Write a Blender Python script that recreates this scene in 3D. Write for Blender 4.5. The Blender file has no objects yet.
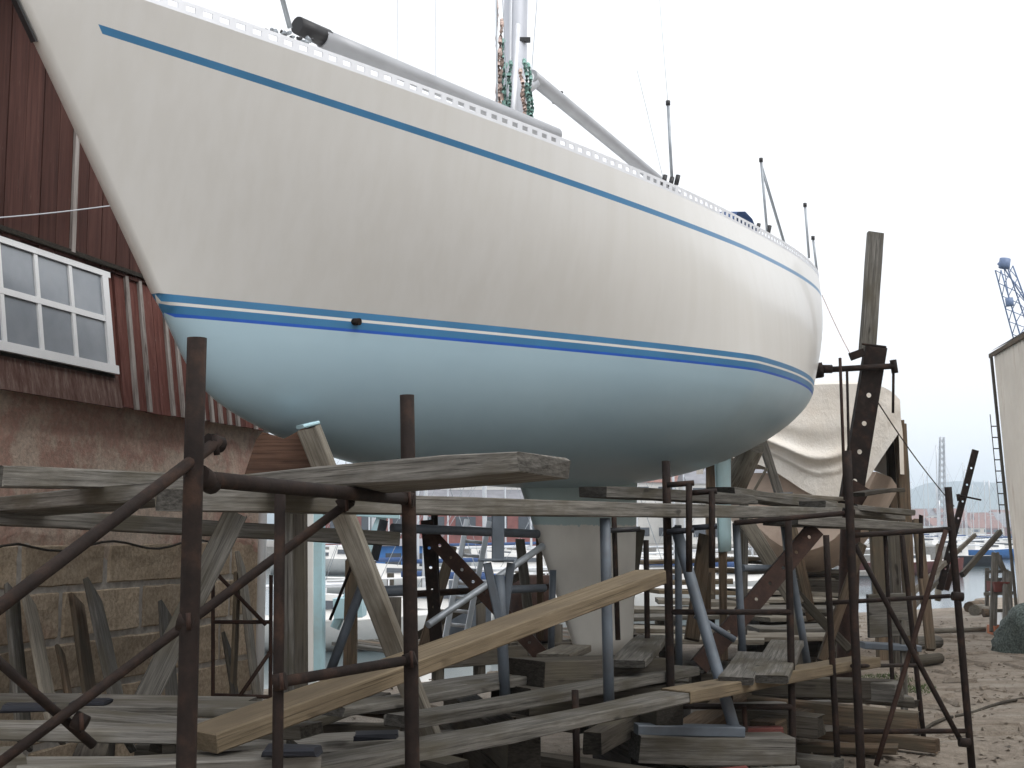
import bpy, math, random
import numpy as np
from mathutils import Vector, Matrix
R = math.radians
rng = random.Random(7)
scene = bpy.context.scene
C = scene.collection
# ------------------------------------------------------------------ camera
F, EYE = 1300.0, 1.6
PITCH = math.atan(147.0 / F)
cam_d = bpy.data.cameras.new('camera'); cam = bpy.data.objects.new('camera', cam_d); C.objects.link(cam)
cam_d.sensor_width = 36.0; cam_d.lens = 36.0 * F / 1024.0
cam_d.clip_start = 0.05; cam_d.clip_end = 20000
cam.location = (0, 0, EYE); cam.rotation_euler = (R(90) + PITCH, 0, 0)
scene.camera = cam
# ------------------------------------------------------------------ sky, sun, exposure
SUN_EL, SUN_AZ = R(50), R(128)          # azimuth measured clockwise from +Y (straight ahead)
w = bpy.data.worlds.new('World'); scene.world = w; w.use_nodes = True
nt = w.node_tree; nt.nodes.clear()
sky = nt.nodes.new('ShaderNodeTexSky'); sky.sky_type = 'NISHITA'; sky.sun_disc = False
sky.sun_elevation = SUN_EL; sky.sun_rotation = SUN_AZ; sky.air_density = 1.0; sky.dust_density = 6.0; sky.ozone_density = 1.0
bw = nt.nodes.new('ShaderNodeRGBToBW')
ovc = nt.nodes.new('ShaderNodeMix'); ovc.data_type = 'RGBA'; ovc.inputs['Factor'].default_value = 0.93
flat = nt.nodes.new('ShaderNodeMix'); flat.data_type = 'RGBA'; flat.inputs['Factor'].default_value = 0.8
bg = nt.nodes.new('ShaderNodeBackground'); bg.inputs['Strength'].default_value = 0.1
wo = nt.nodes.new('ShaderNodeOutputWorld')
nt.links.new(sky.outputs[0], bw.inputs[0])
nt.links.new(sky.outputs[0], ovc.inputs['A']); nt.links.new(bw.outputs[0], ovc.inputs['B'])
nt.links.new(ovc.outputs['Result'], flat.inputs['A']); flat.inputs['B'].default_value = (7.4, 7.5, 7.7, 1)   # even cloud layer
nt.links.new(flat.outputs['Result'], bg.inputs['Color']); nt.links.new(bg.outputs[0], wo.inputs[0])
sd = bpy.data.lights.new('sun', 'SUN'); sd.energy = 0.65; sd.angle = R(40); sd.color = (1, .97, .92)
sun = bpy.data.objects.new('sun', sd); C.objects.link(sun)
sdir = Vector((math.sin(SUN_AZ) * math.cos(SUN_EL), math.cos(SUN_AZ) * math.cos(SUN_EL), math.sin(SUN_EL)))
sun.rotation_euler = sdir.to_track_quat('Z', 'Y').to_euler(); sun.location = (20, 5, 30)
vs = scene.view_settings; vs.view_transform = 'Standard'; vs.look = 'None'; vs.exposure = 1.0; vs.gamma = 1.0; vs.use_curve_mapping = False
scene.cycles.max_bounces = 6; scene.cycles.volume_bounces = 1; scene.cycles.use_denoising = True
# ------------------------------------------------------------------ helpers
def at(px, py, D):
    """world point on the level distance D in front of the place where the photographer stood"""
    dx = (px - 512) / F; v = (384 - py) / F
    fw = math.cos(PITCH) - v * math.sin(PITCH); up = math.sin(PITCH) + v * math.cos(PITCH)
    t = D / fw
    return Vector((dx * t, D, EYE + up * t))
def rnd(a, b): return rng.uniform(a, b)
def mk(name, verts, faces, mat=None, parent=None, smooth=False, mats=None, fm=None):
    me = bpy.data.meshes.new(name); me.from_pydata([tuple(v) for v in verts], [], faces); me.update()
    if mat: me.materials.append(mat)
    if mats:
        for m in mats: me.materials.append(m)
        if fm: me.polygons.foreach_set('material_index', fm)
    if smooth: me.polygons.foreach_set('use_smooth', [True] * len(me.polygons))
    o = bpy.data.objects.new(name, me); C.objects.link(o)
    if parent: adopt(o, parent)
    return o
def adopt(o, parent):
    o.parent = parent
    o.matrix_parent_inverse = WORLD.get(parent.name, Matrix()).inverted()
WORLD = {}
def thing(name, label, cat, loc=(0, 0, 0), group=None):
    o = bpy.data.objects.new(name, None); C.objects.link(o); o.empty_display_size = .1
    o.location = loc; WORLD[o.name] = Matrix.Translation(Vector(loc))
    return tag(o, label, cat, group)
def tag(o, label=None, cat=None, group=None, kind=None):
    if label: o['label'] = label
    if cat: o['category'] = cat
    if group: o['group'] = group
    if kind: o['kind'] = kind
    return o
def place(o, M):
    o.matrix_basis = M; WORLD[o.name] = M.copy(); return o
def frame(p0, p1, up=Vector((0, 0, 1))):
    x = (p1 - p0).normalized(); y = up.cross(x)
    if y.length < 1e-3: y = Vector((0, 1, 0)).cross(x)
    y.normalize(); z = x.cross(y)
    M = Matrix((x, y, z)).transposed().to_4x4(); M.translation = p0
    return M
def sub(name, verts, faces, M, mat, parent=None, smooth=False):
    """mesh with its own local frame M"""
    o = mk(name, verts, faces, mat, None, smooth)
    if parent:
        o.parent = parent; o.matrix_parent_inverse = WORLD.get(parent.name, Matrix()).inverted()
    o.matrix_basis = M; WORLD[o.name] = M.copy()
    return o
def tube(name, p0, p1, dia, mat, parent=None, seg=12, taper=1.0, cap=True):
    p0, p1 = Vector(p0), Vector(p1); L = (p1 - p0).length; r = dia / 2; v = []; f = []
    n = max(2, min(9, int(L / .4) + 2)); bx, by = rnd(-.001, .001) * L, rnd(-.001, .001) * L
    for i in range(n):
        u = i / (n - 1); rr = r * (1 + (taper - 1) * u); k = math.sin(math.pi * u)
        for j in range(seg):
            a = 2 * math.pi * j / seg; v.append((u * L, rr * math.cos(a) + bx * k, rr * math.sin(a) + by * k))
    for i in range(n - 1):
        for j in range(seg): f.append((i * seg + j, i * seg + (j + 1) % seg, (i + 1) * seg + (j + 1) % seg, (i + 1) * seg + j))
    f.append(tuple(range(seg))[::-1]); f.append(tuple(range((n - 1) * seg, n * seg)))
    o = sub(name, v, f, frame(p0, p1), mat, parent, False)
    o.data.polygons.foreach_set('use_smooth', [len(p.vertices) == 4 for p in o.data.polygons])
    return o
def ptube(name, a, b, dia, mat, parent=None, **k): return tube(name, at(*a), at(*b), dia, mat, parent, **k)
def bar(name, p0, p1, wid, th, mat, parent=None, up=Vector((0, 0, 1)), ch=.006, warp=.0, off=(0, 0), rough=0.0, seg=None, worn=0):
    """squared timber or plank from p0 to p1: local x along, y across (wid), z thickness; off shifts the section by fractions of wid/th"""
    p0, p1 = Vector(p0), Vector(p1); L = (p1 - p0).length; n = seg or max(2, min(14, int(L / .35) + 2)); v = []; f = []
    hw, ht = wid / 2, th / 2; c = min(ch, ht * .6, hw * .6)
    sec = [(-hw + c, -ht), (hw - c, -ht), (hw, -ht + c), (hw, ht - c), (hw - c, ht), (-hw + c, ht), (-hw, ht - c), (-hw, -ht + c)]
    ph, ph2 = rnd(0, 6), rnd(0, 6); sg = rnd(-1, 1)
    for i in range(n):
        u = i / (n - 1); dz = warp * math.sin(math.pi * u) * sg + warp * .4 * math.sin(5 * u + ph); dy = warp * .5 * math.sin(4 * u + ph2); tw = warp * .8 * math.sin(2.3 * u + ph)
        e = .0
        k = 1.0
        if worn and i in (0, n - 1): k = 1 - worn
        for (y, z) in sec:
            yy = (y * k + rnd(-rough, rough)); zz = z * (k if worn else 1) + rnd(-rough, rough)
            x = u * L + (rnd(-rough, rough) * 3 if i in (0, n - 1) else 0)
            v.append((x, yy + dy + off[0] * wid - zz * tw, zz + dz + off[1] * th + yy * tw))
    m = 8
    for i in range(n - 1):
        for j in range(m): f.append((i * m + j, i * m + (j + 1) % m, (i + 1) * m + (j + 1) % m, (i + 1) * m + j))
    f.append(tuple(range(m))[::-1]); f.append(tuple(range((n - 1) * m, n * m)))
    return sub(name, v, f, frame(p0, p1, up), mat, parent)
def board(label, a, b, wid, th, mat, cat='plank', name='plank', group=None, warp=.008, lift=0, rough=.0025, worn=0):
    """plank whose near long face runs between two sighted points; its width reaches away behind that face"""
    p0, p1 = at(*a), at(*b); p0.z += lift; p1.z += lift
    x = (p1 - p0).normalized(); y = Vector((0, 0, 1)).cross(x)
    s = 1 if y.y > 0 else -1
    o = bar(name, p0, p1, wid, th, mat, None, warp=warp, off=(.5 * s, 0), rough=rough, worn=worn)
    return tag(o, label, cat, group)
def box(name, lo, hi, mat, parent=None, M=None):
    x0, y0, z0 = lo; x1, y1, z1 = hi
    v = [(x0, y0, z0), (x1, y0, z0), (x1, y1, z0), (x0, y1, z0), (x0, y0, z1), (x1, y0, z1), (x1, y1, z1), (x0, y1, z1)]
    f = [(0, 3, 2, 1), (4, 5, 6, 7), (0, 1, 5, 4), (1, 2, 6, 5), (2, 3, 7, 6), (3, 0, 4, 7)]
    if M is None: return mk(name, v, f, mat, parent)
    return sub(name, v, f, M, mat, parent)
def path_tube(name, pts, dia, mat, parent=None, seg=6):
    """one rope or cable through a list of points"""
    pts = [Vector(p) for p in pts]; v = []; f = []; r = dia / 2
    for i, p in enumerate(pts):
        t = (pts[min(i + 1, len(pts) - 1)] - pts[max(i - 1, 0)]).normalized()
        a = t.cross(Vector((0, 0, 1)));  a = a if a.length > 1e-3 else t.cross(Vector((1, 0, 0))); a.normalize(); b = t.cross(a)
        for j in range(seg):
            q = 2 * math.pi * j / seg; v.append(p + a * r * math.cos(q) + b * r * math.sin(q))
    for i in range(len(pts) - 1):
        for j in range(seg): f.append((i * seg + j, i * seg + (j + 1) % seg, (i + 1) * seg + (j + 1) % seg, (i + 1) * seg + j))
    return mk(name, v, f, mat, parent, True)
# ------------------------------------------------------------------ materials
def new_mat(name):
    m = bpy.data.materials.new(name); m.use_nodes = True; t = m.node_tree; t.nodes.clear()
    b = t.nodes.new('ShaderNodeBsdfPrincipled'); o = t.nodes.new('ShaderNodeOutputMaterial'); t.links.new(b.outputs[0], o.inputs[0])
    return m, t, b
def coords(t, scale=(1, 1, 1), kind='Object'):
    tc = t.nodes.new('ShaderNodeTexCoord'); mp = t.nodes.new('ShaderNodeMapping'); mp.inputs['Scale'].default_value = scale
    t.links.new(tc.outputs[kind], mp.inputs[0]); return mp.outputs[0]
def noise(t, vec, scale=5, detail=4, rough=.55):
    n = t.nodes.new('ShaderNodeTexNoise'); n.inputs['Scale'].default_value = scale; n.inputs['Detail'].default_value = detail; n.inputs['Roughness'].default_value = rough
    t.links.new(vec, n.inputs['Vector']); return n.outputs['Fac']
def ramp(t, fac, stops):
    r = t.nodes.new('ShaderNodeValToRGB'); e = r.color_ramp.elements
    while len(e) < len(stops): e.new(.5)
    for k, (p, c) in enumerate(stops):
        e[k].position = p; e[k].color = (c[0], c[1], c[2], 1) if len(c) > 2 else (c[0],) * 3 + (1,)
    t.links.new(fac, r.inputs[0]); return r.outputs[0]
def mix(t, fac, a, b, mode='MIX'):
    m = t.nodes.new('ShaderNodeMix'); m.data_type = 'RGBA'; m.blend_type = mode
    for inp, v in (('Factor', fac), ('A', a), ('B', b)):
        s = m.inputs[inp]
        if hasattr(v, 'links') or hasattr(v, 'is_linked'): t.links.new(v, s)
        elif isinstance(v, (int, float)): s.default_value = v if inp == 'Factor' else (v, v, v, 1)
        else: s.default_value = (*v, 1)
    return m.outputs['Result']
def bump(t, b, h, strength=.3, dist=.01):
    n = t.nodes.new('ShaderNodeBump'); n.inputs['Strength'].default_value = strength; n.inputs['Distance'].default_value = dist
    t.links.new(h, n.inputs['Height']); t.links.new(n.outputs[0], b.inputs['Normal'])
def obj_random(t, lo, hi):
    oi = t.nodes.new('ShaderNodeObjectInfo'); mr = t.nodes.new('ShaderNodeMapRange'); mr.inputs['To Min'].default_value = lo; mr.inputs['To Max'].default_value = hi
    t.links.new(oi.outputs['Random'], mr.inputs[0]); return mr.outputs[0]
def shift(t, vec):
    """a different cut of the texture for every object"""
    oi = t.nodes.new('ShaderNodeObjectInfo'); mu = t.nodes.new('ShaderNodeMath'); mu.operation = 'MULTIPLY'; mu.inputs[1].default_value = 37.0
    t.links.new(oi.outputs['Random'], mu.inputs[0]); ad = t.nodes.new('ShaderNodeVectorMath'); ad.operation = 'ADD'
    t.links.new(vec, ad.inputs[0]); t.links.new(mu.outputs[0], ad.inputs[1]); return ad.outputs[0]
def wood(name, dark, mid, light, rough=.85, stain=(.09, .08, .06), var=(.75, 1.15)):
    m, t, b = new_mat(name)
    v = shift(t, coords(t, (1.2, 22, 22))); g = noise(t, v, 2.2, 8, .65)
    v2 = shift(t, coords(t, (1.5, 3, 3))); g2 = noise(t, v2, 1.7, 4)
    col = ramp(t, g, [(.25, dark), (.5, mid), (.75, light)])
    g3 = noise(t, shift(t, coords(t, (.8, 60, 60))), 1.6, 6, .7); col = mix(t, ramp(t, g3, [(.36, (.8,)), (.47, (0,))]), col, tuple(c * .45 for c in dark))
    col = mix(t, ramp(t, g2, [(.45, (0,)), (.66, (.85,))]), col, stain)
    kn = noise(t, shift(t, coords(t, (2.2, 7, 7))), 1.3, 2); col = mix(t, ramp(t, kn, [(.68, (0,)), (.74, (.8,))]), col, tuple(c * .6 for c in dark))
    tc = t.nodes.new('ShaderNodeTexCoord'); sx = t.nodes.new('ShaderNodeSeparateXYZ'); t.links.new(tc.outputs['Normal'], sx.inputs[0]); ab = t.nodes.new('ShaderNodeMath'); ab.operation = 'ABSOLUTE'; t.links.new(sx.outputs[0], ab.inputs[0])
    eg = noise(t, shift(t, coords(t, (1, 9, 30))), 3, 5, .7); endc = ramp(t, eg, [(.35, tuple(c * .6 for c in dark)), (.7, tuple(c * .75 for c in mid))])
    col = mix(t, ramp(t, ab.outputs[0], [(.7, (0,)), (.85, (1,))]), col, endc)      # end grain
    hs = t.nodes.new('ShaderNodeHueSaturation'); t.links.new(col, hs.inputs['Color']); t.links.new(obj_random(t, *var), hs.inputs['Value'])
    t.links.new(hs.outputs[0], b.inputs['Base Color']); b.inputs['Roughness'].default_value = rough; b.inputs['Specular IOR Level'].default_value = .15
    bump(t, b, g, .6, .008); return m
def rust(name, a, bcol, c, rough=.8, metal=0.0, sc=9):
    m, t, b = new_mat(name); v = shift(t, coords(t))
    g = noise(t, v, sc, 8, .7); g2 = noise(t, v, sc * 6, 4)
    col = ramp(t, g, [(.3, a), (.52, bcol), (.72, c)])
    t.links.new(mix(t, .35, col, ramp(t, g2, [(.3, a), (.75, bcol)])), b.inputs['Base Color'])
    b.inputs['Roughness'].default_value = rough; b.inputs['Metallic'].default_value = metal; b.inputs['Specular IOR Level'].default_value = .2; bump(t, b, g2, .35, .004); return m
def plain(name, col, rough=.6, var=.06, sc=6, metal=0.0, bmp=0, dirt=None, dirt_amt=.5):
    m, t, b = new_mat(name); v = shift(t, coords(t)); g = noise(t, v, sc, 6)
    lo = tuple(c * (1 - var * 2) for c in col); hi = tuple(min(1, c * (1 + var * 2)) for c in col)
    c_ = ramp(t, g, [(.3, lo), (.7, hi)])
    if dirt:
        g2 = noise(t, v, sc * .45, 8, .7); c_ = mix(t, ramp(t, g2, [(.5, (0,)), (.72, (dirt_amt,))]), c_, dirt)
    t.links.new(c_, b.inputs['Base Color']); b.inputs['Roughness'].default_value = rough; b.inputs['Metallic'].default_value = metal
    if bmp: bump(t, b, g, bmp, .01)
    return m
M = {}
M['grey_wood'] = wood('weathered_grey_wood', (.055, .051, .045), (.15, .142, .128), (.27, .256, .232))
M['pale_wood'] = wood('pale_grey_wood', (.11, .098, .08), (.225, .205, .17), (.32, .295, .25), stain=(.12, .1, .075))
M['brown_wood'] = wood('brown_wood', (.06, .042, .028), (.14, .10, .068), (.22, .165, .115))
M['dark_wood'] = wood('dark_timber', (.03, .026, .021), (.075, .066, .055), (.13, .115, .098))  # darkest of the wood mixes, for bearers, blocks and low timbers
M['yellow_wood'] = wood('fresh_yellow_wood', (.115, .088, .056), (.175, .138, .092), (.225, .18, .125), stain=(.12, .095, .066), var=(.92, 1.08))
M['rust'] = rust('rusty_brown_steel', (.008, .006, .0055), (.022, .0145, .012), (.07, .038, .025))
M['rust_red'] = rust('rust_red_steel', (.02, .012, .010), (.045, .025, .019), (.09, .046, .031))
M['steel_blue'] = plain('blue_grey_painted_steel', (.095, .115, .14), .55, .1, 8, 0, .05, (.07, .06, .05), .5)
M['galv'] = plain('galvanised_steel', (.32, .35, .38), .45, .1, 12, .4)
M['navy'] = plain('navy_paint', (.006, .0075, .014), .75, .1)
M['red_paint'] = plain('red_paint', (.14, .035, .028), .6, .1, 5, 0, 0, (.12, .04, .03))
M['white_paint'] = plain('white_gloss_paint', (.76, .77, .78), .45, .02, 4)
M['pole_grey'] = plain('grey_spar', (.36, .37, .39), .45, .05, 5, .2)
M['black'] = plain('black_plastic', (.02, .02, .022), .5, .05)
M['alu'] = plain('aluminium', (.62, .64, .67), .38, .04, 10, .55)
M['alu_white'] = plain('white_anodised_rail', (.72, .74, .78), .4, .03, 10, .1)
M['mast'] = plain('silver_mast', (.55, .57, .62), .4, .04, 4, .4)
M['green_rope'] = plain('green_flecked_rope', (.22, .38, .34), .9, .4, 60)
M['pink_rope'] = plain('pinkish_rope', (.55, .42, .37), .9, .3, 60)
M['blue_cloth'] = plain('blue_canvas', (.035, .075, .19), .85, .08)
M['blue_stripe'] = plain('blue_stripe_paint', (.04, .165, .32), .35, .05, 3)
M['blue_tape'] = plain('bright_blue_tape', (.012, .085, .42), .45, .06, 9)
M['pale_blue'] = plain('pale_blue_paint', (.42, .62, .68), .45, .05, 3, 0, 0, (.35, .33, .28), .4)
M['off_white'] = plain('off_white_hull', (.72, .71, .69), .35, .04, 2)
M['old_hull'] = plain('faded_pinkish_hull_paint', (.50, .40, .33), .6, .08, 2, 0, 0, (.28, .18, .13), .6)
M['plywood'] = wood('red_brown_plywood', (.07, .04, .027), (.12, .068, .047), (.17, .10, .072), stain=(.07, .042, .032))
def gelcoat():
    m, t, b = new_mat('cream_white_gelcoat')
    v = coords(t, (5, 5, .12)); g = noise(t, v, 2.2, 6, .6); g2 = noise(t, coords(t), .7, 4); g3 = noise(t, coords(t, (14, 14, .3)), 2, 5)
    c = ramp(t, g, [(.38, (.61, .605, .585)), (.62, (.635, .632, .617))])
    c = mix(t, ramp(t, g3, [(.6, (0,)), (.8, (.15,))]), c, (.545, .522, .475))
    c = mix(t, ramp(t, g2, [(.45, (0,)), (.7, (.35,))]), c, (.565, .55, .51))
    t.links.new(c, b.inputs['Base Color']); b.inputs['Roughness'].default_value = .32; b.inputs['Coat Weight'].default_value = .15
    bump(t, b, g2, .04, .05); return m
M['gelcoat'] = gelcoat()
def antifoul():
    m, t, b = new_mat('pale_blue_antifouling')
    g = noise(t, coords(t), 1.1, 5); g2 = noise(t, coords(t, (1, 1, 3)), 6, 6, .7)
    c = ramp(t, g, [(.3, (.325, .455, .535)), (.7, (.36, .495, .57))])
    c = mix(t, ramp(t, g2, [(.55, (0,)), (.8, (.3,))]), c, (.285, .395, .445))
    t.links.new(c, b.inputs['Base Color']); b.inputs['Roughness'].default_value = .3; b.inputs['IOR'].default_value = 1.5
    bump(t, b, noise(t, coords(t), 1.6, 3), .12, .06); return m
M['antifoul'] = antifoul()
def keel_mat():
    m, t, b = new_mat('grey_keel_primer')
    v = coords(t); g = noise(t, v, 4, 6); sp = t.nodes.new('ShaderNodeSeparateXYZ'); t.links.new(v, sp.inputs[0])
    a = t.nodes.new('ShaderNodeMath'); a.operation = 'MULTIPLY_ADD'; a.inputs[1].default_value = .09; t.links.new(noise(t, v, 9, 6, .8), a.inputs[0]); t.links.new(sp.outputs[2], a.inputs[2])
    c = mix(t, ramp(t, g, [(.3, (0,)), (.7, (1,))]), (.62, .615, .585), (.70, .695, .66))
    gt = t.nodes.new('ShaderNodeMath'); gt.operation = 'GREATER_THAN'; gt.inputs[1].default_value = 1.69; t.links.new(a.outputs[0], gt.inputs[0])
    t.links.new(mix(t, gt.outputs[0], c, (.38, .50, .52)), b.inputs['Base Color']); b.inputs['Roughness'].default_value = .6
    return m
M['keel'] = keel_mat()
def siding(name, a, b_, c, peel):
    m, t, b = new_mat(name); v = shift(t, coords(t, (14, 14, .7))); g = noise(t, v, 2, 8, .7); g2 = noise(t, shift(t, coords(t, (9, 9, 2.2))), 3, 8, .75)
    col = ramp(t, g, [(.3, a), (.5, b_), (.72, c)])
    col = mix(t, ramp(t, g2, [(.62, (0,)), (.7, (peel,))]), col, (.36, .32, .29))
    hs = t.nodes.new('ShaderNodeHueSaturation'); t.links.new(col, hs.inputs['Color']); t.links.new(obj_random(t, .82, 1.15), hs.inputs['Value'])
    t.links.new(hs.outputs[0], b.inputs['Base Color']); b.inputs['Roughness'].default_value = .85; b.inputs['Specular IOR Level'].default_value = .12; bump(t, b, g, .4, .005); return m
M['siding'] = siding('dark_red_brown_boards', (.042, .021, .018), (.072, .034, .028), (.10, .05, .042), .12)
M['siding_low'] = siding('faded_red_boards', (.085, .032, .027), (.135, .055, .045), (.19, .09, .075), .4)
M['apron'] = siding('peeled_red_apron', (.075, .035, .03), (.15, .09, .075), (.26, .20, .17), .85)
M['peeling'] = siding('peeled_white_batten', (.07, .045, .04), (.30, .27, .25), (.45, .42, .40), .5)
def stone(name):
    m, t, b = new_mat(name); v = shift(t, coords(t)); g = noise(t, v, 2.3, 6, .6); g2 = noise(t, v, 34, 6, .75); g3 = noise(t, v, 1.1, 4)
    col = ramp(t, g, [(.3, (.44, .35, .25)), (.55, (.54, .44, .325)), (.75, (.60, .51, .40))])
    col = mix(t, ramp(t, g2, [(.35, (.75,)), (.6, (0,))]), col, (.22, .17, .125))
    col = mix(t, ramp(t, g3, [(.58, (0,)), (.72, (.5,))]), col, (.27, .125, .09))
    hs = t.nodes.new('ShaderNodeHueSaturation'); t.links.new(col, hs.inputs['Color']); t.links.new(obj_random(t, .85, 1.12), hs.inputs['Value'])
    t.links.new(hs.outputs[0], b.inputs['Base Color']); b.inputs['Roughness'].default_value = .95; b.inputs['Specular IOR Level'].default_value = .15; bump(t, b, g2, .6, .015); return m
M['stone'] = stone('tan_granite_block')
M['mortar'] = plain('grey_mortar', (.46, .435, .40), .95, .12, 20, 0, .5, (.16, .10, .075))
def plaster():
    m, t, b = new_mat('stained_reddish_render'); v = coords(t); g = noise(t, v, 1.6, 8, .65); g2 = noise(t, v, 30, 6, .7)
    col = ramp(t, g, [(.33, (.64, .54, .44)), (.46, (.62, .49, .40)), (.54, (.50, .30, .24)), (.62, (.58, .41, .33)), (.72, (.68, .60, .50))])
    col = mix(t, ramp(t, g2, [(.35, (.55,)), (.58, (0,))]), col, (.28, .215, .175))
    t.links.new(col, b.inputs['Base Color']); b.inputs['Roughness'].default_value = .95; bump(t, b, g2, .7, .015); return m
M['plaster'] = plaster()
def glass_pane():
    m, t, b = new_mat('sky_tinted_glass'); v = shift(t, coords(t, kind='Object')); g = noise(t, v, 5, 6)
    wv = t.nodes.new('ShaderNodeTexNoise'); wv.inputs['Scale'].default_value = 2.5; wv.inputs['Distortion'].default_value = 2.5; t.links.new(v, wv.inputs['Vector'])
    c = mix(t, ramp(t, wv.outputs['Fac'], [(.58, (0,)), (.66, (.35,))]), ramp(t, g, [(.3, (.20, .225, .255)), (.7, (.26, .285, .315))]), (.25, .27, .29))  # reflected sky put into the pane colour as pale blue-grey, with faint smears
    t.links.new(c, b.inputs['Base Color']); b.inputs['Roughness'].default_value = .12; b.inputs['IOR'].default_value = 1.7; return m
M['pane'] = glass_pane()
def tarp():
    m, t, b = new_mat('dirty_cream_tarpaulin'); v = coords(t); g = noise(t, v, 1.1, 6, .6); g2 = noise(t, v, 5, 8, .7)
    c = ramp(t, g, [(.3, (.78, .745, .69)), (.55, (.73, .675, .60)), (.78, (.60, .50, .41))])
    c = mix(t, ramp(t, g2, [(.62, (0,)), (.82, (.4,))]), c, (.45, .32, .24))
    t.links.new(c, b.inputs['Base Color']); b.inputs['Roughness'].default_value = .8; b.inputs['Specular IOR Level'].default_value = .2; cr_ = noise(t, coords(t, (1, 1, .6)), 3.2, 9, .7); bump(t, b, cr_, .7, .07); return m
M['tarp'] = tarp()
def ground_mat():
    m, t, b = new_mat('trodden_earth_and_gravel'); v = coords(t); g = noise(t, v, .35, 8, .6); g2 = noise(t, v, 6, 8, .7); g3 = noise(t, v, 60, 4, .7); g4 = noise(t, coords(t, (.5, 2.2, 1)), 1.0, 7, .65)
    c = ramp(t, g, [(.3, (.27, .22, .17)), (.55, (.37, .315, .255)), (.75, (.45, .395, .33))])
    c = mix(t, ramp(t, g2, [(.42, (.5,)), (.62, (0,))]), c, (.13, .10, .075))
    c = mix(t, ramp(t, g4, [(.50, (0,)), (.66, (.55,))]), c, (.42, .385, .33))
    c = mix(t, ramp(t, g3, [(.3, (.5,)), (.5, (0,))]), c, (.10, .08, .06))
    t.links.new(c, b.inputs['Base Color']); b.inputs['Roughness'].default_value = .95
    h = mix(t, .5, g2, g3); bump(t, b, h, .9, .05); return m
M['ground'] = ground_mat()
def water_mat():
    m, t, b = new_mat('harbour_water'); b.inputs['Base Color'].default_value = (.08, .11, .12, 1); b.inputs['Roughness'].default_value = .12; b.inputs['IOR'].default_value = 1.33
    g = noise(t, coords(t, (1, .4, 1)), 1.4, 6, .6); bump(t, b, g, .05, .08); return m
M['water'] = water_mat()
M['hill'] = plain('wooded_hillside', (.06, .085, .06), .95, .3, .006)
M['grass'] = plain('short_grass', (.06, .10, .025), .9, .25, 12)
def shed_mat():
    m, t, b = new_mat('stained_cream_sheet_wall'); g = noise(t, coords(t), .9, 5); g2 = noise(t, coords(t, (2.2, 2.2, .28)), 1.5, 7, .65)
    c = ramp(t, g, [(.3, (.56, .50, .43)), (.7, (.66, .60, .52))]); c = mix(t, ramp(t, g2, [(.55, (0,)), (.72, (.8,))]), c, (.30, .20, .14))
    t.links.new(c, b.inputs['Base Color']); b.inputs['Roughness'].default_value = .75; return m
M['shed'] = shed_mat()
M['crane_blue'] = plain('crane_blue_paint', (.14, .20, .34), .5, .08)
M['tower_grey'] = plain('pale_grey_lattice', (.42, .44, .47), .6, .04)
M['roof_red'] = plain('red_roof_tile', (.24, .12, .095), .8, .15, 2)
M['house_red'] = plain('red_boarded_wall', (.22, .075, .065), .75, .1, 2)
M['house_white'] = plain('white_rendered_wall', (.70, .69, .66), .8, .05, 1)
M['roof_grey'] = plain('grey_roof', (.22, .22, .24), .7, .1, 1)
M['house_blue'] = plain('bright_blue_cabin', (.03, .16, .45), .6, .08, 2)
M['dark_glass'] = plain('dark_window', (.06, .07, .085), .15, .05)
M['orange'] = plain('orange_plastic', (.38, .13, .06), .6, .1)
M['green_net'] = plain('green_fishing_net', (.10, .125, .115), .95, .4, 30, 0, .8)
M['concrete'] = plain('grey_concrete', (.22, .21, .195), .9, .1, 5, 0, .3, (.16, .13, .10))
# ------------------------------------------------------------------ ground, water, hills
def shore(X): return max(14.0, min(44.0, 15 + (X + 1.3) * 1.65 + 1.2 * math.sin(X * .9)))
def gz(X, Y):
    z = -.02 * max(0, Y - 12)
    z += .03 * math.sin(X * 1.3 + Y * .7) * math.sin(Y * .9 - X * .4) + .012 * math.sin(X * 4.1 + 1.7 * Y) + .012 * math.sin(Y * 5.3 - X * 2.2)
    d = Y - shore(X)
    if d > 0: z -= min(4.0, d * .9 + .25)
    return z
def axis_pts(a, b, step, far):
    p = list(np.arange(a, b + 1e-6, step)); g = step; q = b
    while q < far: g *= 1.5; q += g; p.append(q)
    return p
xs = [-x for x in axis_pts(0, 14, .3, 2600)[1:][::-1]] + axis_pts(0, 16, .3, 2600)
ys = [-60, -30, -12, -6, -2] + axis_pts(0, 48, .3, 2500)
gv = [(x, y, gz(x, y)) for y in ys for x in xs]; nx = len(xs)
gf = [(j * nx + i, j * nx + i + 1, (j + 1) * nx + i + 1, (j + 1) * nx + i) for j in range(len(ys) - 1) for i in range(nx - 1)]
tag(mk('ground', gv, gf, M['ground'], smooth=True), 'trodden grey-brown earth of the boatyard sloping down to the water', kind='structure')
WZ = -1.6
tag(mk('water', [(-2600, 15.5, WZ), (2600, 15.5, WZ), (2600, 2500, WZ), (-2600, 2500, WZ)], [(0, 1, 2, 3)], M['water']), 'pale calm harbour water', kind='structure')
def hill(name, Y0, depth, hfun, x0, x1, n, mat):
    v = []; f = []; rows = 7; prof = [0, .35, .7, .95, 1.0, .8, 0]
    for r_ in range(rows):
        for i in range(n):
            X = x0 + (x1 - x0) * i / (n - 1); h = hfun(X) * prof[r_] * (1 + .06 * math.sin(X * .013 + r_ * 2))
            v.append((X, Y0 + depth * r_ / (rows - 1), -4 + h))
    for r_ in range(rows - 1):
        for i in range(n - 1): f.append((r_ * n + i, r_ * n + i + 1, (r_ + 1) * n + i + 1, (r_ + 1) * n + i))
    return tag(mk(name, v, f, mat, smooth=True), kind='structure')
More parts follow.
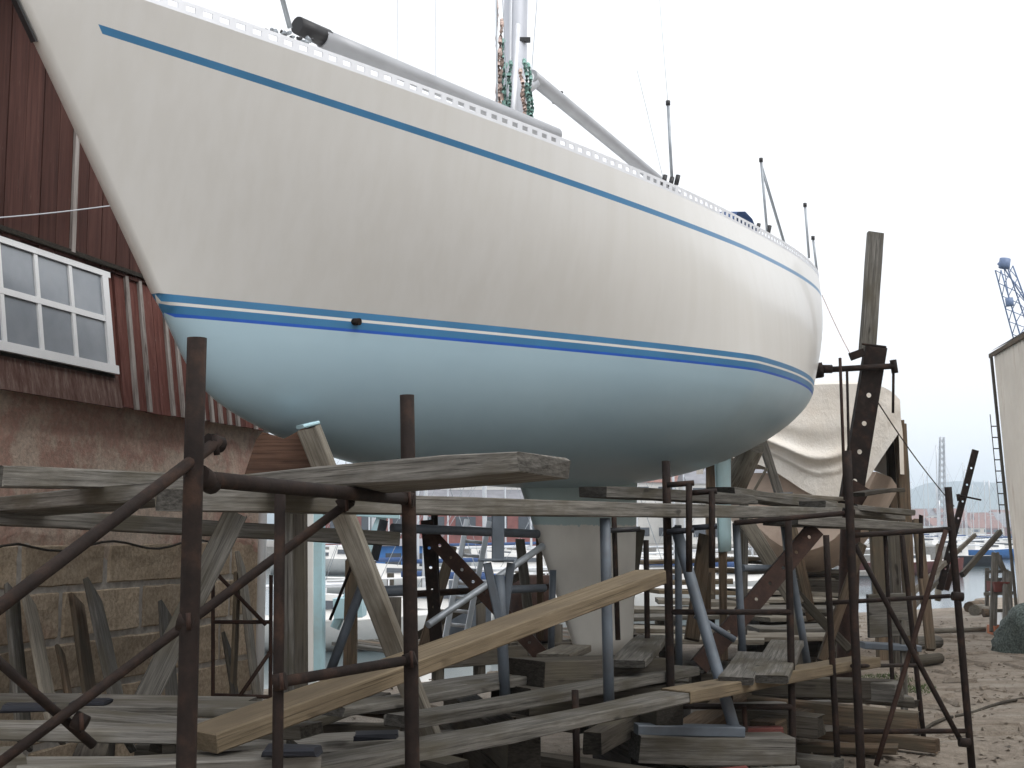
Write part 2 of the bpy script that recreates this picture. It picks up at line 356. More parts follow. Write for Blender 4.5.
def h1(X):
    return 64 + 48 * max(0, min(1, (X - 640) / 330)) + 10 * math.sin(X * .006) + 5 * math.sin(X * .021 + 1) + 2.5 * math.sin(X * .07)
tag(hill('hills', 2300, 900, h1, -2600, 2600, 240, M['hill']), 'low wooded hill ridge fading into blue haze across the harbour')
def h2(X): return 22 + 5 * math.sin(X * .02) + 3 * math.sin(X * .09 + 2)
tag(hill('far_shore', 560, 260, lambda X: 9 + 3 * math.sin(X * .02) + 1.5 * math.sin(X * .07 + 2), -700, 700, 120, M['hill']), 'low far shore with the town across the harbour')
# ------------------------------------------------------------------ the sailing yacht on its props
BL, BX, BY, BZ, BYAW, BTRIM = 10.0, -2.308, 5.559, 1.251, R(31.304), R(-1.0)
def Wb(s, t, z):
    z = z - (s - BL / 2) * math.tan(BTRIM)
    return Vector((BX + s * math.sin(BYAW) + t * math.cos(BYAW), BY + s * math.cos(BYAW) - t * math.sin(BYAW), EYE + BZ + z))
NS = 96
def spl(x, y, q):
    n = len(x); h = np.diff(x); A = np.zeros((n, n)); b = np.zeros(n); A[0, 0] = A[-1, -1] = 1
    for i in range(1, n - 1):
        A[i, i - 1] = h[i - 1]; A[i, i] = 2 * (h[i - 1] + h[i]); A[i, i + 1] = h[i]; b[i] = 6 * ((y[i + 1] - y[i]) / h[i] - (y[i] - y[i - 1]) / h[i - 1])
    m = np.linalg.solve(A, b); k = np.clip(np.searchsorted(x, q) - 1, 0, n - 2); t = q - x[k]; H = h[k]
    return y[k] + t * ((y[k + 1] - y[k]) / H - H * (2 * m[k] + m[k + 1]) / 6) + t ** 2 * m[k] / 2 + t ** 3 * (m[k + 1] - m[k]) / (6 * H)
u = np.linspace(0, 1, NS) ** 1.25
def breadth(u, B, Bt, um, p):
    return np.where(u < um, B * (1 - np.clip(1 - u / um, 0, 1) ** p), B - (B - Bt) * np.clip((u - um) / (1 - um), 0, 1) ** 2.2)
STEM = .026 * np.exp(-u * 14)
bs = breadth(u, 1.348, .472, .532, 1.956) + STEM
zs = np.polyval(np.polyfit([0, .65, 1], [1.405, 1.038, 1.266], 2), u)
ss = u * BL
sw = 1.002 + u * (BL - 1.002 - 1.166)
bwl = breadth(u, 1.551, .668, .55, 1.184) + STEM
dep = np.maximum(spl(np.sqrt(np.r_[0, .012, .025, .04, .09, .16, .28, .42, .58, .74, .88, 1.0]), np.r_[0, .128, .265, .402, .599, .736, .86, .925, .92, .797, .496, .128], np.sqrt(u)), .002)
nexp = 1.936 + (1.798 - 1.936) * (1 - u) ** 3
def top_row(v):
    return np.stack([ss * (1 - v) + sw * v, bs * (1 - v) + bwl * v + .06 * np.sin(np.pi * v) * np.sqrt(np.clip(u * 3, 0, 1)), zs * (1 - v)], 1)
def low_row(depth):
    zz = np.minimum(depth, dep); y = bwl * np.clip(1 - (zz / dep) ** nexp, 0, 1) ** (1 / nexp)
    return np.stack([sw, np.where(zz < dep * .995, np.maximum(y, STEM * .6), 0), -zz], 1)
def bottom_row(tau):
    th0 = np.arcsin(np.clip(np.minimum(.111, dep) / dep, 0, 1) ** (nexp / 2)); th = th0 + (np.pi / 2 - th0) * tau
    y = bwl * np.clip(np.cos(th), 0, 1) ** (2 / nexp); y = np.where(tau >= 1, 0, np.maximum(y, np.where(dep > .112, STEM * .6 * (1 - tau), 0)))
    return np.stack([sw, y, -dep * np.clip(np.sin(th), 0, 1) ** (2 / nexp)], 1)
rows = [(top_row(np.zeros(NS)), 'top'), (top_row(.08 / zs), 'top'), (top_row(.181 / zs), 'sheer'), (top_row(.220 / zs), 'top')]
for k in range(1, 9): rows.append((top_row(.220 / zs + (1 - .220 / zs) * k / 8), 'top' if k < 8 else 'boot1'))
rows += [(low_row(.038), 'top'), (low_row(.054), 'boot2'), (low_row(.094), 'tape')]
NB = 16
for k in range(NB + 1): rows.append((bottom_row(k / NB), 'bottom'))
NE = 9
for r_, (row, n) in enumerate(rows):     # the quarters round into the transom
    e = row[-1]; ext = []
    for i in range(1, NE + 1):
        p0_ = R(15); a = p0_ + (math.pi / 2 - p0_) * i / NE; Bq = e[1] / math.cos(p0_); ext.append([e[0] + .46 * Bq * (math.sin(a) - math.sin(p0_)), Bq * math.cos(a) if i < NE else 0.0, e[2]])
    rows[r_] = (np.vstack([row, np.array(ext)]), n)
NQ = NS + NE
yacht = thing('sailing_yacht', 'large cream sailing yacht with pale blue bottom propped up in the yard', 'yacht', Wb(5, 0, -2.2))
SHEER_K = int(np.argmin(abs(u - .034)))
verts = []; idx = {}
for side in (1, -1):
    for r_, (row, _) in enumerate(rows):
        for k in range(NQ): idx[(side, r_, k)] = len(verts); verts.append(Wb(row[k, 0], side * row[k, 1], row[k, 2]))
buck = {n: [] for n in ('top', 'sheer', 'boot1', 'boot2', 'tape', 'bottom')}
for side in (1, -1):
    for r_ in range(len(rows) - 1):
        for k in range(NQ - 1):
            q = [idx[(side, r_, k)], idx[(side, r_, k + 1)], idx[(side, r_ + 1, k + 1)], idx[(side, r_ + 1, k)]]
            if side > 0: q = q[::-1]
            n = rows[r_][1]
            if n == 'sheer' and (k < SHEER_K): n = 'top'
            buck[n].append(q)
for r_ in range(len(rows) - 1):      # stem face and transom
    n = {'sheer': 'top'}.get(rows[r_][1], rows[r_][1])
    buck[n].append([idx[(1, r_, 0)], idx[(1, r_ + 1, 0)], idx[(-1, r_ + 1, 0)], idx[(-1, r_, 0)]][::-1])
def part_from(name, faces, mat, parent):
    use = sorted({i for f in faces for i in f}); mp = {a: b for b, a in enumerate(use)}
    fs = []
    for f in faces:
        g = [mp[i] for i in f]; fs.append(g)
    o = mk(name, [verts[i] for i in use], fs, mat, parent, True)
    import bmesh
    bm = bmesh.new(); bm.from_mesh(o.data); bmesh.ops.remove_doubles(bm, verts=bm.verts, dist=.0004); bmesh.ops.recalc_face_normals(bm, faces=bm.faces) if name == 'all' else None
    bm.to_mesh(o.data); bm.free(); o.data.polygons.foreach_set('use_smooth', [True] * len(o.data.polygons)); return o
hull = part_from('hull', buck['top'], M['gelcoat'], yacht)
hull['label'] = 'cream white topsides with faint vertical streaks'
part_from('sheer_stripe', buck['sheer'], M['blue_stripe'], hull)
part_from('boot_stripe', buck['boot1'], M['blue_stripe'], hull)
part_from('boot_stripe', buck['boot2'], M['blue_stripe'], hull)
part_from('masking_tape', buck['tape'], M['blue_tape'], hull)
bot = part_from('underbody', buck['bottom'], M['antifoul'], yacht); bot['label'] = 'pale blue antifouled bottom with a sheen'
# deck with camber and a low cabin
dv = []; df = []; ND = 9
for k in range(NS):
    for j in range(ND):
        q = -1 + 2 * j / (ND - 1); dv.append(Wb(ss[k], bs[k] * q * .985, zs[k] - .012 + .07 * (1 - q * q) * min(1, bs[k])))
for k in range(NS - 1):
    for j in range(ND - 1): df.append((k * ND + j, k * ND + j + 1, (k + 1) * ND + j + 1, (k + 1) * ND + j))
mk('deck', dv, df, M['off_white'], yacht, True)
cv = []; cf = []
for s_, hw, h in ((3.2, .35, .02), (3.7, .55, .22), (4.6, .75, .34), (6.2, .8, .38), (6.6, .8, .36), (6.65, .8, .02)):
    z0 = float(np.interp(s_, ss, zs))
    for q, hh in ((-1, 0), (-.92, .75), (-.5, .98), (0, 1.05), (.5, .98), (.92, .75), (1, 0)): cv.append(Wb(s_, q * hw, z0 + .03 + h * hh))
for k in range(5):
    for j in range(6): cf.append((k * 7 + j, k * 7 + j + 1, (k + 1) * 7 + j + 1, (k + 1) * 7 + j))
cabin = mk('cabin', cv, cf, M['off_white'], yacht)
# toe rail: slotted aluminium strip along each deck edge, the slots cut right through
def rail_pt(s_, side, inn, up):
    b = float(np.interp(s_, ss, bs)); z = float(np.interp(s_, ss, zs)); return Wb(s_, side * (b - inn), z + up)
for side in (1, -1):
    tv = []; tf = []
    def strip(s0, s1, z0, z1):
        n = len(tv)
        for s_ in (s0, s1):
            for inn, up in ((.004, z0), (.009, z0), (.009, z1), (.004, z1)): tv.append(rail_pt(s_, side, inn, up))
        for a, b in ((0, 1), (1, 2), (2, 3), (3, 0)): tf.append((n + a, n + b, n + 4 + b, n + 4 + a))
        tf.append((n, n + 1, n + 2, n + 3)); tf.append((n + 4, n + 7, n + 6, n + 5))
    s_ = .35
    while s_ < 9.9:
        strip(s_, s_ + .082, 0, .020); strip(s_, s_ + .082, .048, .066); strip(s_, s_ + .036, .020, .048); s_ += .082
    mk('toe_rail', tv, tf, M['alu_white'], yacht)
# fin keel
kv = []; kf = []; KL = 10; KP = 26
def foil(x): return 5 * (.2969 * math.sqrt(x) - .126 * x - .3516 * x * x + .2843 * x ** 3 - .1015 * x ** 4)
for i in range(KL + 1):
    a = i / KL; z = -.80 - a * (2.262 - .80); le = 4.52 + (5.45 - 4.52) * a; te = 6.5 + (6.38 - 6.5) * a; c = te - le
    for j in range(KP):
        q = j / KP * 2; x = (1 - math.cos(math.pi * (q if q <= 1 else 2 - q))) / 2; y = foil(x) * c * .13 * (1 if q <= 1 else -1)
        kv.append(Wb(le + x * c, y, z))
for i in range(KL):
    for j in range(KP): kf.append((i * KP + j, i * KP + (j + 1) % KP, (i + 1) * KP + (j + 1) % KP, (i + 1) * KP + j))
kf.append(tuple(range(KL * KP, (KL + 1) * KP)))
mk('keel', kv, kf, M['keel'], yacht, True)['label'] = 'bare grey fin keel standing on timber blocks'
rv = []; rf = []
for i in range(7):
    a = i / 6; z = -.35 - a * 1.16; le = 8.22 + .06 * a; c = .42 - .1 * a
    for j in range(16):
        q = j / 16 * 2; x = (1 - math.cos(math.pi * (q if q <= 1 else 2 - q))) / 2; y = foil(x) * c * .16 * (1 if q <= 1 else -1); rv.append(Wb(le + x * c, y, z))
for i in range(6):
    for j in range(16): rf.append((i * 16 + j, i * 16 + (j + 1) % 16, (i + 1) * 16 + (j + 1) % 16, (i + 1) * 16 + j))
rf.append(tuple(range(96, 112)))
mk('rudder', rv, rf, M['pale_blue'], yacht, True)
# stem fitting, thru-hull, spars, stanchions
sf = []; 
for a in np.linspace(-.02, .245, 6): sf.append((1.002 * a - .012, 1.405 * (1 - a)))
v = []; f = []
for (s_, z) in sf:
    for t_, o_ in ((-.024, .0), (-.02, -.012), (.012, -.012), (.014, .0)): v.append(Wb(s_ + o_, t_, z))
for i in range(len(sf) - 1):
    for j in range(3): f.append((i * 4 + j, i * 4 + j + 1, i * 4 + j + 5, i * 4 + j + 4))
mk('stem_fitting', v, f, M['black'], yacht)
b0 = float(np.interp(2.05, sw, bwl)); tube('skin_fitting', Wb(2.05, b0 * .965, -.052), Wb(2.05, b0 * .965 + .05, -.056), .04, M['rust'], yacht)
zd = lambda s_: float(np.interp(s_, ss, zs)); bd = lambda s_: float(np.interp(s_, ss, bs))
MS = 4.45
mast = tube('mast', Wb(MS, .0, zd(MS) - .1), Wb(MS + .25, 0, zd(MS) + 9.5), .18, M['mast'], yacht, seg=16)
tube('track', Wb(MS - .10, .02, zd(MS) + .05), Wb(MS - .03, .02, zd(MS) + 2.6), .022, M['alu'], mast)
for dz in (.95, 1.35):
    box('cleat', (-.03, -.02, -.015), (.05, .02, .015), M['black'], mast, Matrix.Translation(Wb(MS + .02, .085, zd(MS) + dz)))
boom = tube('boom', at(531, 76, 9.35), at(700, 216, 12.25), .105, M['pole_grey'], yacht, seg=14)
tube('gooseneck', Wb(MS + .02, 0, zd(MS) + .93), at(534, 79, 9.4), .13, M['alu'], boom)
path_tube('boom_strap', [at(557 + i * .6, 98 - 1 + i * .5, 9.78) for i in range(3)], .125, M['black'], boom, 12)
pole = ptube('spinnaker_pole', (322, 38, 7.15), (556, 136, 8.74), .112, M['pole_grey'], yacht, seg=14)
ptube('pole_end', (297, 25, 7.0), (327, 39, 7.18), .10, M['black'], pole, taper=1.1)
ptube('forestay', (290, 28, 6.85), (262, -80, 6.7), .028, M['galv'], yacht)
# coils of rope hanging at the mast, chain on the foredeck, shrouds, lifelines
for kk, (x_, y0_, y1_, mt, D) in enumerate([(497, 0, 108, 'pink_rope', 9.0), (501, 20, 100, 'pink_rope', 9.05), (503, 40, 104, 'green_rope', 9.1), (506, 64, 108, 'green_rope', 9.15), (525, 60, 116, 'green_rope', 9.0), (529, 64, 120, 'green_rope', 9.0), (523, 90, 118, 'pink_rope', 9.05), (510, 62, 112, 'green_rope', 9.0), (499, 50, 106, 'pink_rope', 8.95), (527, 84, 121, 'green_rope', 8.95), (521, 70, 116, 'pink_rope', 8.9)]):
    pts = [at(x_ + math.sin(i * .9 + kk) * .9 + (i * .25 if x_ > 515 else 0), y0_ + (y1_ - y0_) * i / 14, D + .04 * math.cos(i * 2.3)) for i in range(15)]
    path_tube('halyard_coil', pts, .03 if kk else .014, M[mt], mast)
for a, b, d in (((496, -60, 9.2), (497, 108, 8.5), .012), ((540, -40, 9.5), (528, 120, 9.0), .006), ((518, 25, 8.9), (513, 114, 8.35), .035), ((500, -60, 9.5), (507, 100, 8.7), .008), ((436, -60, 9.5), (436, 92, 8.0), .004), ((398, -60, 9.5), (397, 70, 7.8), .004)):
    ptube('shroud', a, b, d, M['galv'] if d < .03 else M['alu_white'], yacht, seg=6)
for i in range(16):
    p = at(268 + i * 2.9 + rnd(-1.5, 1.5), 29 + i * 1.0 + rnd(-4, 3), 6.9 + rnd(-.05, .15)); q = p + Vector((rnd(-.03, .03), rnd(-.03, .03), rnd(-.02, .02)))
    tube('chain_link', p, q, .022, M['galv'] if i % 2 else M['black'], yacht, seg=6)
for a, b in (((668, 103, 11.0), (672, 181, 11.0)), ((761, 160, 12.9), (767, 231, 12.9)), ((805, 205, 13.6), (809, 258, 13.6)), ((813, 238, 13.9), (817, 272, 13.9))):
    st = ptube('stanchion', a, b, .026, M['galv'], yacht, seg=8); p = at(*a); tube('stanchion_cap', p - Vector((0, 0, .02)), p + Vector((0, 0, .02)), .04, M['black'], st, seg=8)
for a, b, d in (((762, 170, 12.9), (784, 244, 13.2), .022), ((760, 158, 12.9), (786, 246, 13.2), .012), ((637, 70, 10.2), (663, 178, 10.8), .004), ((655, -60, 11), (668, 104, 11), .004)):
    ptube('backstay_wire', a, b, d, M['galv'], yacht, seg=6)
for (x_, y_, D) in ((663, 178, 10.7), (670, 180, 10.9), (676, 178, 11.0), (757, 226, 12.7), (768, 228, 12.9)):
    p = at(x_, y_, D); tube('deck_block', p + Vector((0, 0, -.06)), p + Vector((.02, 0, .025)), .04, M['black'], yacht, seg=8)
# blue sprayhood hump over the companionway
sv = []; sfc = []
for i in range(7):
    a = math.pi * i / 6
    for j in range(5):
        q = -1 + j / 2; r_ = .27 * (1 - .12 * q * q); sv.append(Wb(6.55 - math.cos(a) * .32, q * .4 + .6, zd(6.5) + .1 + math.sin(a) * r_))
for i in range(6):
    for j in range(4): sfc.append((i * 5 + j, i * 5 + j + 1, (i + 1) * 5 + j + 1, (i + 1) * 5 + j))
mk('sprayhood', sv, sfc, M['blue_cloth'], yacht, True)
# ------------------------------------------------------------------ the red boarded workshop on its stone base, along the left
WD = Vector((.272, .962, 0)).normalized(); WN = Vector((WD.y, -WD.x, 0)); W0 = Vector((-3.15, 8.0, 0))
def wp(t, z, n=0.0): return W0 + WD * t + WN * n + Vector((0, 0, z))
def wbox(name, t0, t1, z0, z1, n0, n1, mat, parent, n0b=None, n1b=None):
    """box in the wall's own frame; n*b: stand-off at the bottom when the face leans"""
    n0b = n0 if n0b is None else n0b; n1b = n1 if n1b is None else n1b
    ps = [(t0, n0b, z0), (t1, n0b, z0), (t1, n1b, z0), (t0, n1b, z0), (t0, n0, z1), (t1, n0, z1), (t1, n1, z1), (t0, n1, z1)]
    v = [wp(t, z, n) for (t, n, z) in ps]; return mk(name, v, [(0, 3, 2, 1), (4, 5, 6, 7), (0, 1, 5, 4), (1, 2, 6, 5), (2, 3, 7, 6), (3, 0, 4, 7)], mat, parent)
TA, TB = -4.0, 3.62
shop = thing('workshop', 'dark red boarded workshop on a rough tan stone base', 'building', wp(1, 0))
wbox('wall_core', TA, TB, -.3, 5.2, -5.0, -.06, M['mortar'], shop)
base = wbox('stone_base', TA, TB, -.3, 2.50, -.058, -.012, M['mortar'], shop)
z = -.1; row = 0
zr = random.Random(3)
while z < 1.50:
    h = zr.choice((.31, .34, .36)) if z > .05 else .33; t = -1.2 - zr.uniform(0, .5)
    while t < TB:
        L = zr.uniform(.6, 1.15); t1 = min(t + L, TB)
        if t1 - t > .12:
            # roughly dressed block, four by three faces with an uneven front
            v = []; f = []; nu, nv = 8, 5; d = zr.uniform(.0, .010); us = [0, .025, .2, .35, .5, .65, .8, .975, 1]; vs_ = [0, .05, .35, .65, .95, 1]
            for j in range(nv + 1):
                for i in range(nu + 1):
                    e = i in (0, nu) or j in (0, nv)
                    v.append(wp(t + .016 + (t1 - t - .032) * us[i] + zr.uniform(-.005, .005), z + .016 + (h - .032) * vs_[j] + zr.uniform(-.005, .005), (-.022 if e else d + zr.uniform(-.006, .006))))
            for j in range(nv):
                for i in range(nu): a = j * (nu + 1) + i; f.append((a, a + 1, a + nu + 2, a + nu + 1))
            mk('stone_block', v, f, M['stone'], base)
        t = t1
    z += h; row += 1
# render smeared over the upper courses
v = []; f = []; nu, nv = 60, 10
for j in range(nv + 1):
    for i in range(nu + 1):
        t = TA + (TB - TA) * i / nu; lo = 1.42 + .07 * math.sin(t * 3.1) + .03 * math.sin(t * 8.3)
        v.append(wp(t, lo + (2.5 - lo) * j / nv, .004 + zr.uniform(-.006, .006) + (-.02 if j == 0 else 0)))
for j in range(nv):
    for i in range(nu): a = j * (nu + 1) + i; f.append((a, a + 1, a + nu + 2, a + nu + 1))
mk('render_coat', v, f, M['plaster'], base)['label'] = 'reddish stained render over the upper courses'
# upper boards, each on its own
boards = wbox('board_wall', TA, TB, 3.44, 5.2, -.055, -.012, M['siding'], shop)
t = -1.4
while t < TB - .02:
    wd = zr.uniform(.15, .185); t1 = min(t + wd, TB); n = zr.uniform(0, .008)
    wbox('siding_board', t + .004, t1 - .004, 3.42 + zr.uniform(-.015, .01), 5.19, -.010, .018 + n, M['siding'], boards); t = t1
wbox('batten', .58, .625, 3.46, 4.35, .027, .046, M['peeling'], boards)
# flared lower skirt of boards beside the window
skirt = wbox('skirt', TA, TB, 2.50, 3.45, -.055, -.02, M['siding_low'], shop, n0b=.02, n1b=.10)
t = 1.14
while t < TB - .02:
    wd = zr.uniform(.14, .18); t1 = min(t + wd, TB)
    wbox('siding_board', t + .004, t1 - .004, 2.46 + zr.uniform(-.01, .01), 3.435, -.018, .004, M['siding_low'], skirt, n0b=.103, n1b=.13)
    if zr.random() < .7: wbox('batten', t1 - .02, t1 + .022, 2.455, 3.43, .005, .025, M['peeling'], skirt, n0b=.131, n1b=.152)
    t = t1
wbox('shadow_strip', TA, TB, 3.445, 3.475, -.011, .045, M['dark_wood'], boards)  # dark strip standing in for the shadow line below the upper boards
# board under the window sill
wbox('apron_board', TA, 1.12, 2.45, 2.68, -.018, .085, M['apron'], skirt, n0b=.103, n1b=.133)
win = wbox('window', -.93, 1.08, 2.66, 3.44, -.019, -.012, M['dark_wood'], shop, n0b=.083, n1b=.09)
def wframe(name, t0, t1, z0, z1, th, mat, par):
    k = lambda z: .105 * (3.44 - z) / .78
    o = wbox(name, t0, t1, z0, z1, -.011 + k(z1), th + k(z1), mat, par, n0b=-.011 + k(z0), n1b=th + k(z0)); return o
cols = [-.88, -.51, -.14, .23, .60, .97]
fr = wframe('window_frame', cols[0] - .05, cols[-1] + .1, 2.685, 2.745, .028, M['white_paint'], win)
wframe('head', cols[0] - .05, cols[-1] + .1, 3.372, 3.412, .022, M['white_paint'], fr)
wframe('jamb', cols[-1], cols[-1] + .07, 2.746, 3.3715, .022, M['white_paint'], fr)
wframe('transom_bar', cols[0], cols[-1] - .001, 3.045, 3.085, .018, M['white_paint'], fr)
for i in range(1, 5):
    for z0, z1 in ((2.746, 3.044), (3.086, 3.3715)): wframe('glazing_bar', cols[i] - .018, cols[i] + .018, z0, z1, .016, M['white_paint'], fr)
for i in range(5):
    for z0, z1 in ((2.746, 3.044), (3.086, 3.3715)):
        wframe('pane', cols[i] + .022, cols[i + 1] - (.022 if i < 4 else .001), z0, z1, .004, M['pane'], win)
# roof far above the frame
mk('roof', [wp(TA - .3, 5.15, .35), wp(TB + .2, 5.15, .35), wp(TB + .2, 6.0, -2.6), wp(TA - .3, 6.0, -2.6), wp(TA - .3, 5.15, -5.6), wp(TB + .2, 5.15, -5.6)], [(0, 1, 2, 3), (3, 2, 5, 4)], M['roof_grey'], shop)
dp = tube('drainpipe', wp(3.42, .1, .075), wp(3.42, 5.0, .075), .075, M['white_paint']); tag(dp, 'white plastic drainpipe at the corner of the stone wall', 'drainpipe')
tag(path_tube('overhead_wire', [at(-20 + 132 * i / 11, 219 - 13.5 * i / 11 + 1.2 * math.sin(i / 3.5), 7.60 + 1.25 * i / 11) for i in range(12)], .010, M['alu']), 'thin pale wire strung across the red boards', 'wire')
tag(path_tube('wall_cable', [wp(-.3 + i * .15, 1.50 + .03 * math.sin(i * .8) - .02 * (i < 3) * (3 - i), .045) for i in range(20)], .018, M['dark_wood']), 'dark sagging cable clipped along the stone wall', 'cable')
# boards leaning on the stone wall
def leaner(label, px0, py0, D0, px1, py1, D1, wid, th, mat):
    a, b = at(px0, py0, D0), at(px1, py1, D1); o = bar('leaning_board', a, b, wid * 1.7, th, M[mat], up=WN, rough=.003, warp=.006); return tag(o, label, 'board')
leaner('wide grey plank with a split edge leaning on the stone wall', 92, 590, 8.55, 126, 740, 7.6, .14, .04, 'grey_wood')
leaner('brown mossy board leaning behind the wide grey plank', 76, 600, 8.55, 96, 735, 7.9, .10, .03, 'brown_wood')
leaner('tall narrow weathered board leaning at the far left wall', 12, 590, 8.0, 24, 745, 7.3, .09, .03, 'grey_wood')
leaner('pale frayed board leaning left of the brown board', 28, 597, 8.05, 56, 735, 7.3, .11, .03, 'pale_wood')
leaner('short thin brown lath leaning low on the wall', 60, 650, 8.1, 76, 735, 7.6, .06, .025, 'brown_wood')
leaner('short broken board with torn bright end by the rusty post', 165, 608, 9.2, 176, 735, 8.5, .11, .03, 'grey_wood')
leaner('thin pale lath standing beside the white drainpipe', 237, 575, 10.4, 231, 735, 9.2, .05, .03, 'yellow_wood')
leaner('pale grey plank leaning in front of the drainpipe', 240, 560, 10.6, 262, 735, 9.0, .11, .035, 'pale_wood')
leaner('dark short plank leaning low under the bow', 226, 640, 10.0, 240, 735, 9.2, .10, .03, 'dark_wood')
rf = thing('welded_rack', 'thin rusty welded frame standing before the wall corner', 'frame', at(214, 735, 8.6))
for nm, a, b in (('leg', (213, 575, 8.6), (213, 740, 8.6)), ('leg', (271, 575, 8.6), (270, 740, 8.6)), ('rung', (213, 622, 8.6), (271, 622, 8.6)), ('rung', (213, 695, 8.6), (271, 697, 8.6)), ('brace', (218, 575, 8.58), (266, 625, 8.58)), ('brace', (270, 652, 8.58), (226, 716, 8.58))): ptube(nm, a, b, .026, M['rust_red'], rf, seg=8)
# ------------------------------------------------------------------ near tube scaffold under the walkway
DP = .056
sc1 = thing('tube_scaffold', 'rusty brown tube scaffold with cross braces in the left foreground', 'scaffold', (at(187, 760, 3.6).x, 3.6, 0))
def post(par, top, bot, dia=DP, mat='rust', name='post'):
    a, b = at(*top), at(*bot); d = (b - a); k = (a.z - .0) / max(1e-3, (a.z - b.z)); e = a + d * k; e.z = max(gz(e.x, e.y) - .03, -.1)
    return tube(name, e, a, dia, M[mat], par)
post(sc1, (197, 338, 3.6), (187, 768, 3.6), .056)
post(sc1, (407, 395, 5.2), (412, 768, 5.2), .058)
post(sc1, (280, 492, 4.35), (278, 768, 4.35), .037)
ptube('rail', (203, 479, 3.65), (408, 499, 5.2), .048, M['rust'], sc1)
ptube('rung', (281, 682, 4.36), (409, 660, 5.18), .038, M['rust'], sc1)
ptube('brace', (218, 441, 3.68), (-60, 652, 2.9), .034, M['rust'], sc1)
ptube('brace', (352, 500, 4.8), (-40, 792, 4.0), .034, M['rust'], sc1)
ptube('brace', (-60, 610, 3.9), (93, 745, 4.3), .032, M['rust'], sc1)
cp = ptube('coupler', (207, 441, 3.66), (222, 445, 3.70), .045, M['rust'], sc1); ptube('bolt', (214, 434, 3.66), (217, 455, 3.66), .018, M['rust'], cp, seg=8)
ptube('coupler', (199, 475, 3.63), (212, 484, 3.72), .062, M['rust'], sc1)
for (px, py, D, dx, dy) in ((80, 722, 4.22, 6, 3), (408, 499, 5.17, 6, 1), (410, 660, 5.15, 6, -2), (280, 682, 4.33, 6, -1), (345, 503, 4.78, 5, -4), (187, 622, 3.6, 8, 2)):
    c_ = ptube('coupler', (px - dx, py - dy, D), (px + dx, py + dy, D), .058, M['rust'], sc1, seg=10); ptube('bolt', (px + 1, py - 9, D - .03), (px + 2, py + 8, D - .03), .014, M['rust_red'], c_, seg=6)
# ------------------------------------------------------------------ walkway planks on top of the scaffolds
T2 = 'long weathered scaffold plank running the length of the walkway beside the keel'
tp0, tp1 = at(-50, 508, 7.15), at(514, 460, 4.06); rl = Vector((-.10, .20, 1)).normalized()
tag(bar('plank', tp0, tp1, .27, .078, M['grey_wood'], up=rl, warp=.004, off=(.5, 0), rough=.004, worn=.14), 'thick grey plank with a rounded split end poking out above the walkway', 'plank')
board(T2, (202, 500, 4.72), (842, 513, 11.0), .24, .085, M['grey_wood'], warp=.006)
board('grey plank lying over the others at the left edge of the picture', (4, 476, 5.2), (214, 483, 7.0), .2, .085, M['grey_wood'], warp=.003, lift=.0)
board('narrow grey plank below the others crossing before the stone wall', (-40, 514, 6.6), (400, 539, 8.6), .24, .09, M['grey_wood'], warp=.004)
board('short worn plank stacked on the walkway beyond the keel', (608, 492, 8.6), (760, 500, 10.6), .24, .08, M['grey_wood'], worn=.1)
board('greenish grey plank laid along the inner edge of the walkway', (735, 492, 10.3), (838, 506, 11.8), .26, .08, M['grey_wood'])
board('wide grey plank ending the walkway at the right', (800, 520, 9.6), (925, 527, 11.0), .34, .075, M['grey_wood'], worn=.1)
board('upper grey plank doubled on the right end of the walkway', (826, 506, 10.8), (905, 517, 12.4), .24, .075, M['grey_wood'])
board('pale new plank end lying on the walkway under the stern', (752, 494, 12.6), (850, 499, 13.0), .16, .04, M['pale_wood'])
board('dark thin plank on the walkway by the channel post', (865, 494, 12.4), (905, 490, 13.0), .16, .04, M['dark_wood'])
board('grey off-cut lying across the walkway end', (858, 507, 11.4), (915, 513, 12.0), .12, .05, M['grey_wood'])
# ------------------------------------------------------------------ scaffold frames further along
sc2 = thing('scaffold_frame', 'dark rusty scaffold frame with two rungs right of the keel', 'scaffold', (at(668, 760, 8.0).x, 8.0, 0))
post(sc2, (666, 461, 8.62), (672, 768, 8.5), .056); post(sc2, (788, 520, 8.6), (793, 768, 8.55), .048)
ptube('rung', (671, 612, 8.55), (791, 612, 8.57), .036, M['rust'], sc2); ptube('rung', (672, 706, 8.52), (792, 707, 8.55), .038, M['rust'], sc2)
post(sc2, (744, 706, 8.3), (748, 768, 8.3), .03, 'rust_red', 'stub')
for px, a, b in ((689, 483, 572), (712, 491, 568)):
    cl = ptube('clamp_bar', (px, a, 8.0), (px, b, 8.0), .04, M['rust'], sc2, seg=4)
    for yy in (a + 2, b - 40): ptube('clamp_jaw', (px - 22, yy, 8.05), (px + 5, yy - 2, 8.0), .035, M['navy' if yy > a + 5 else 'rust'], cl, seg=4)
sc3 = thing('braced_scaffold_frame', 'rusty scaffold frame with crossed braces at the end of the walkway', 'scaffold', (at(850, 760, 8.6).x, 8.6, 0))
post(sc3, (847, 451, 8.6), (861, 768, 8.5), .058); post(sc3, (826, 535, 8.9), (838, 764, 8.9), .044)
post(sc3, (948, 487, 8.9), (972, 765, 8.9), .05); post(sc3, (902, 535, 10.6), (923, 727, 10.6), .042); post(sc3, (885, 532, 10.8), (895, 725, 10.6), .036)
ptube('rail', (836, 732, 8.9), (969, 731, 8.9), .034, M['rust'], sc3); ptube('rail', (852, 666, 9.0), (919, 665, 10.5), .028, M['rust'], sc3)
ptube('rail', (826, 603, 8.9), (950, 596, 9.0), .03, M['rust'], sc3); ptube('rail', (735, 523, 8.4), (846, 513, 8.6), .034, M['rust'], sc3)
ptube('rail', (846, 536, 8.65), (952, 529, 8.9), .036, M['rust'], sc3)
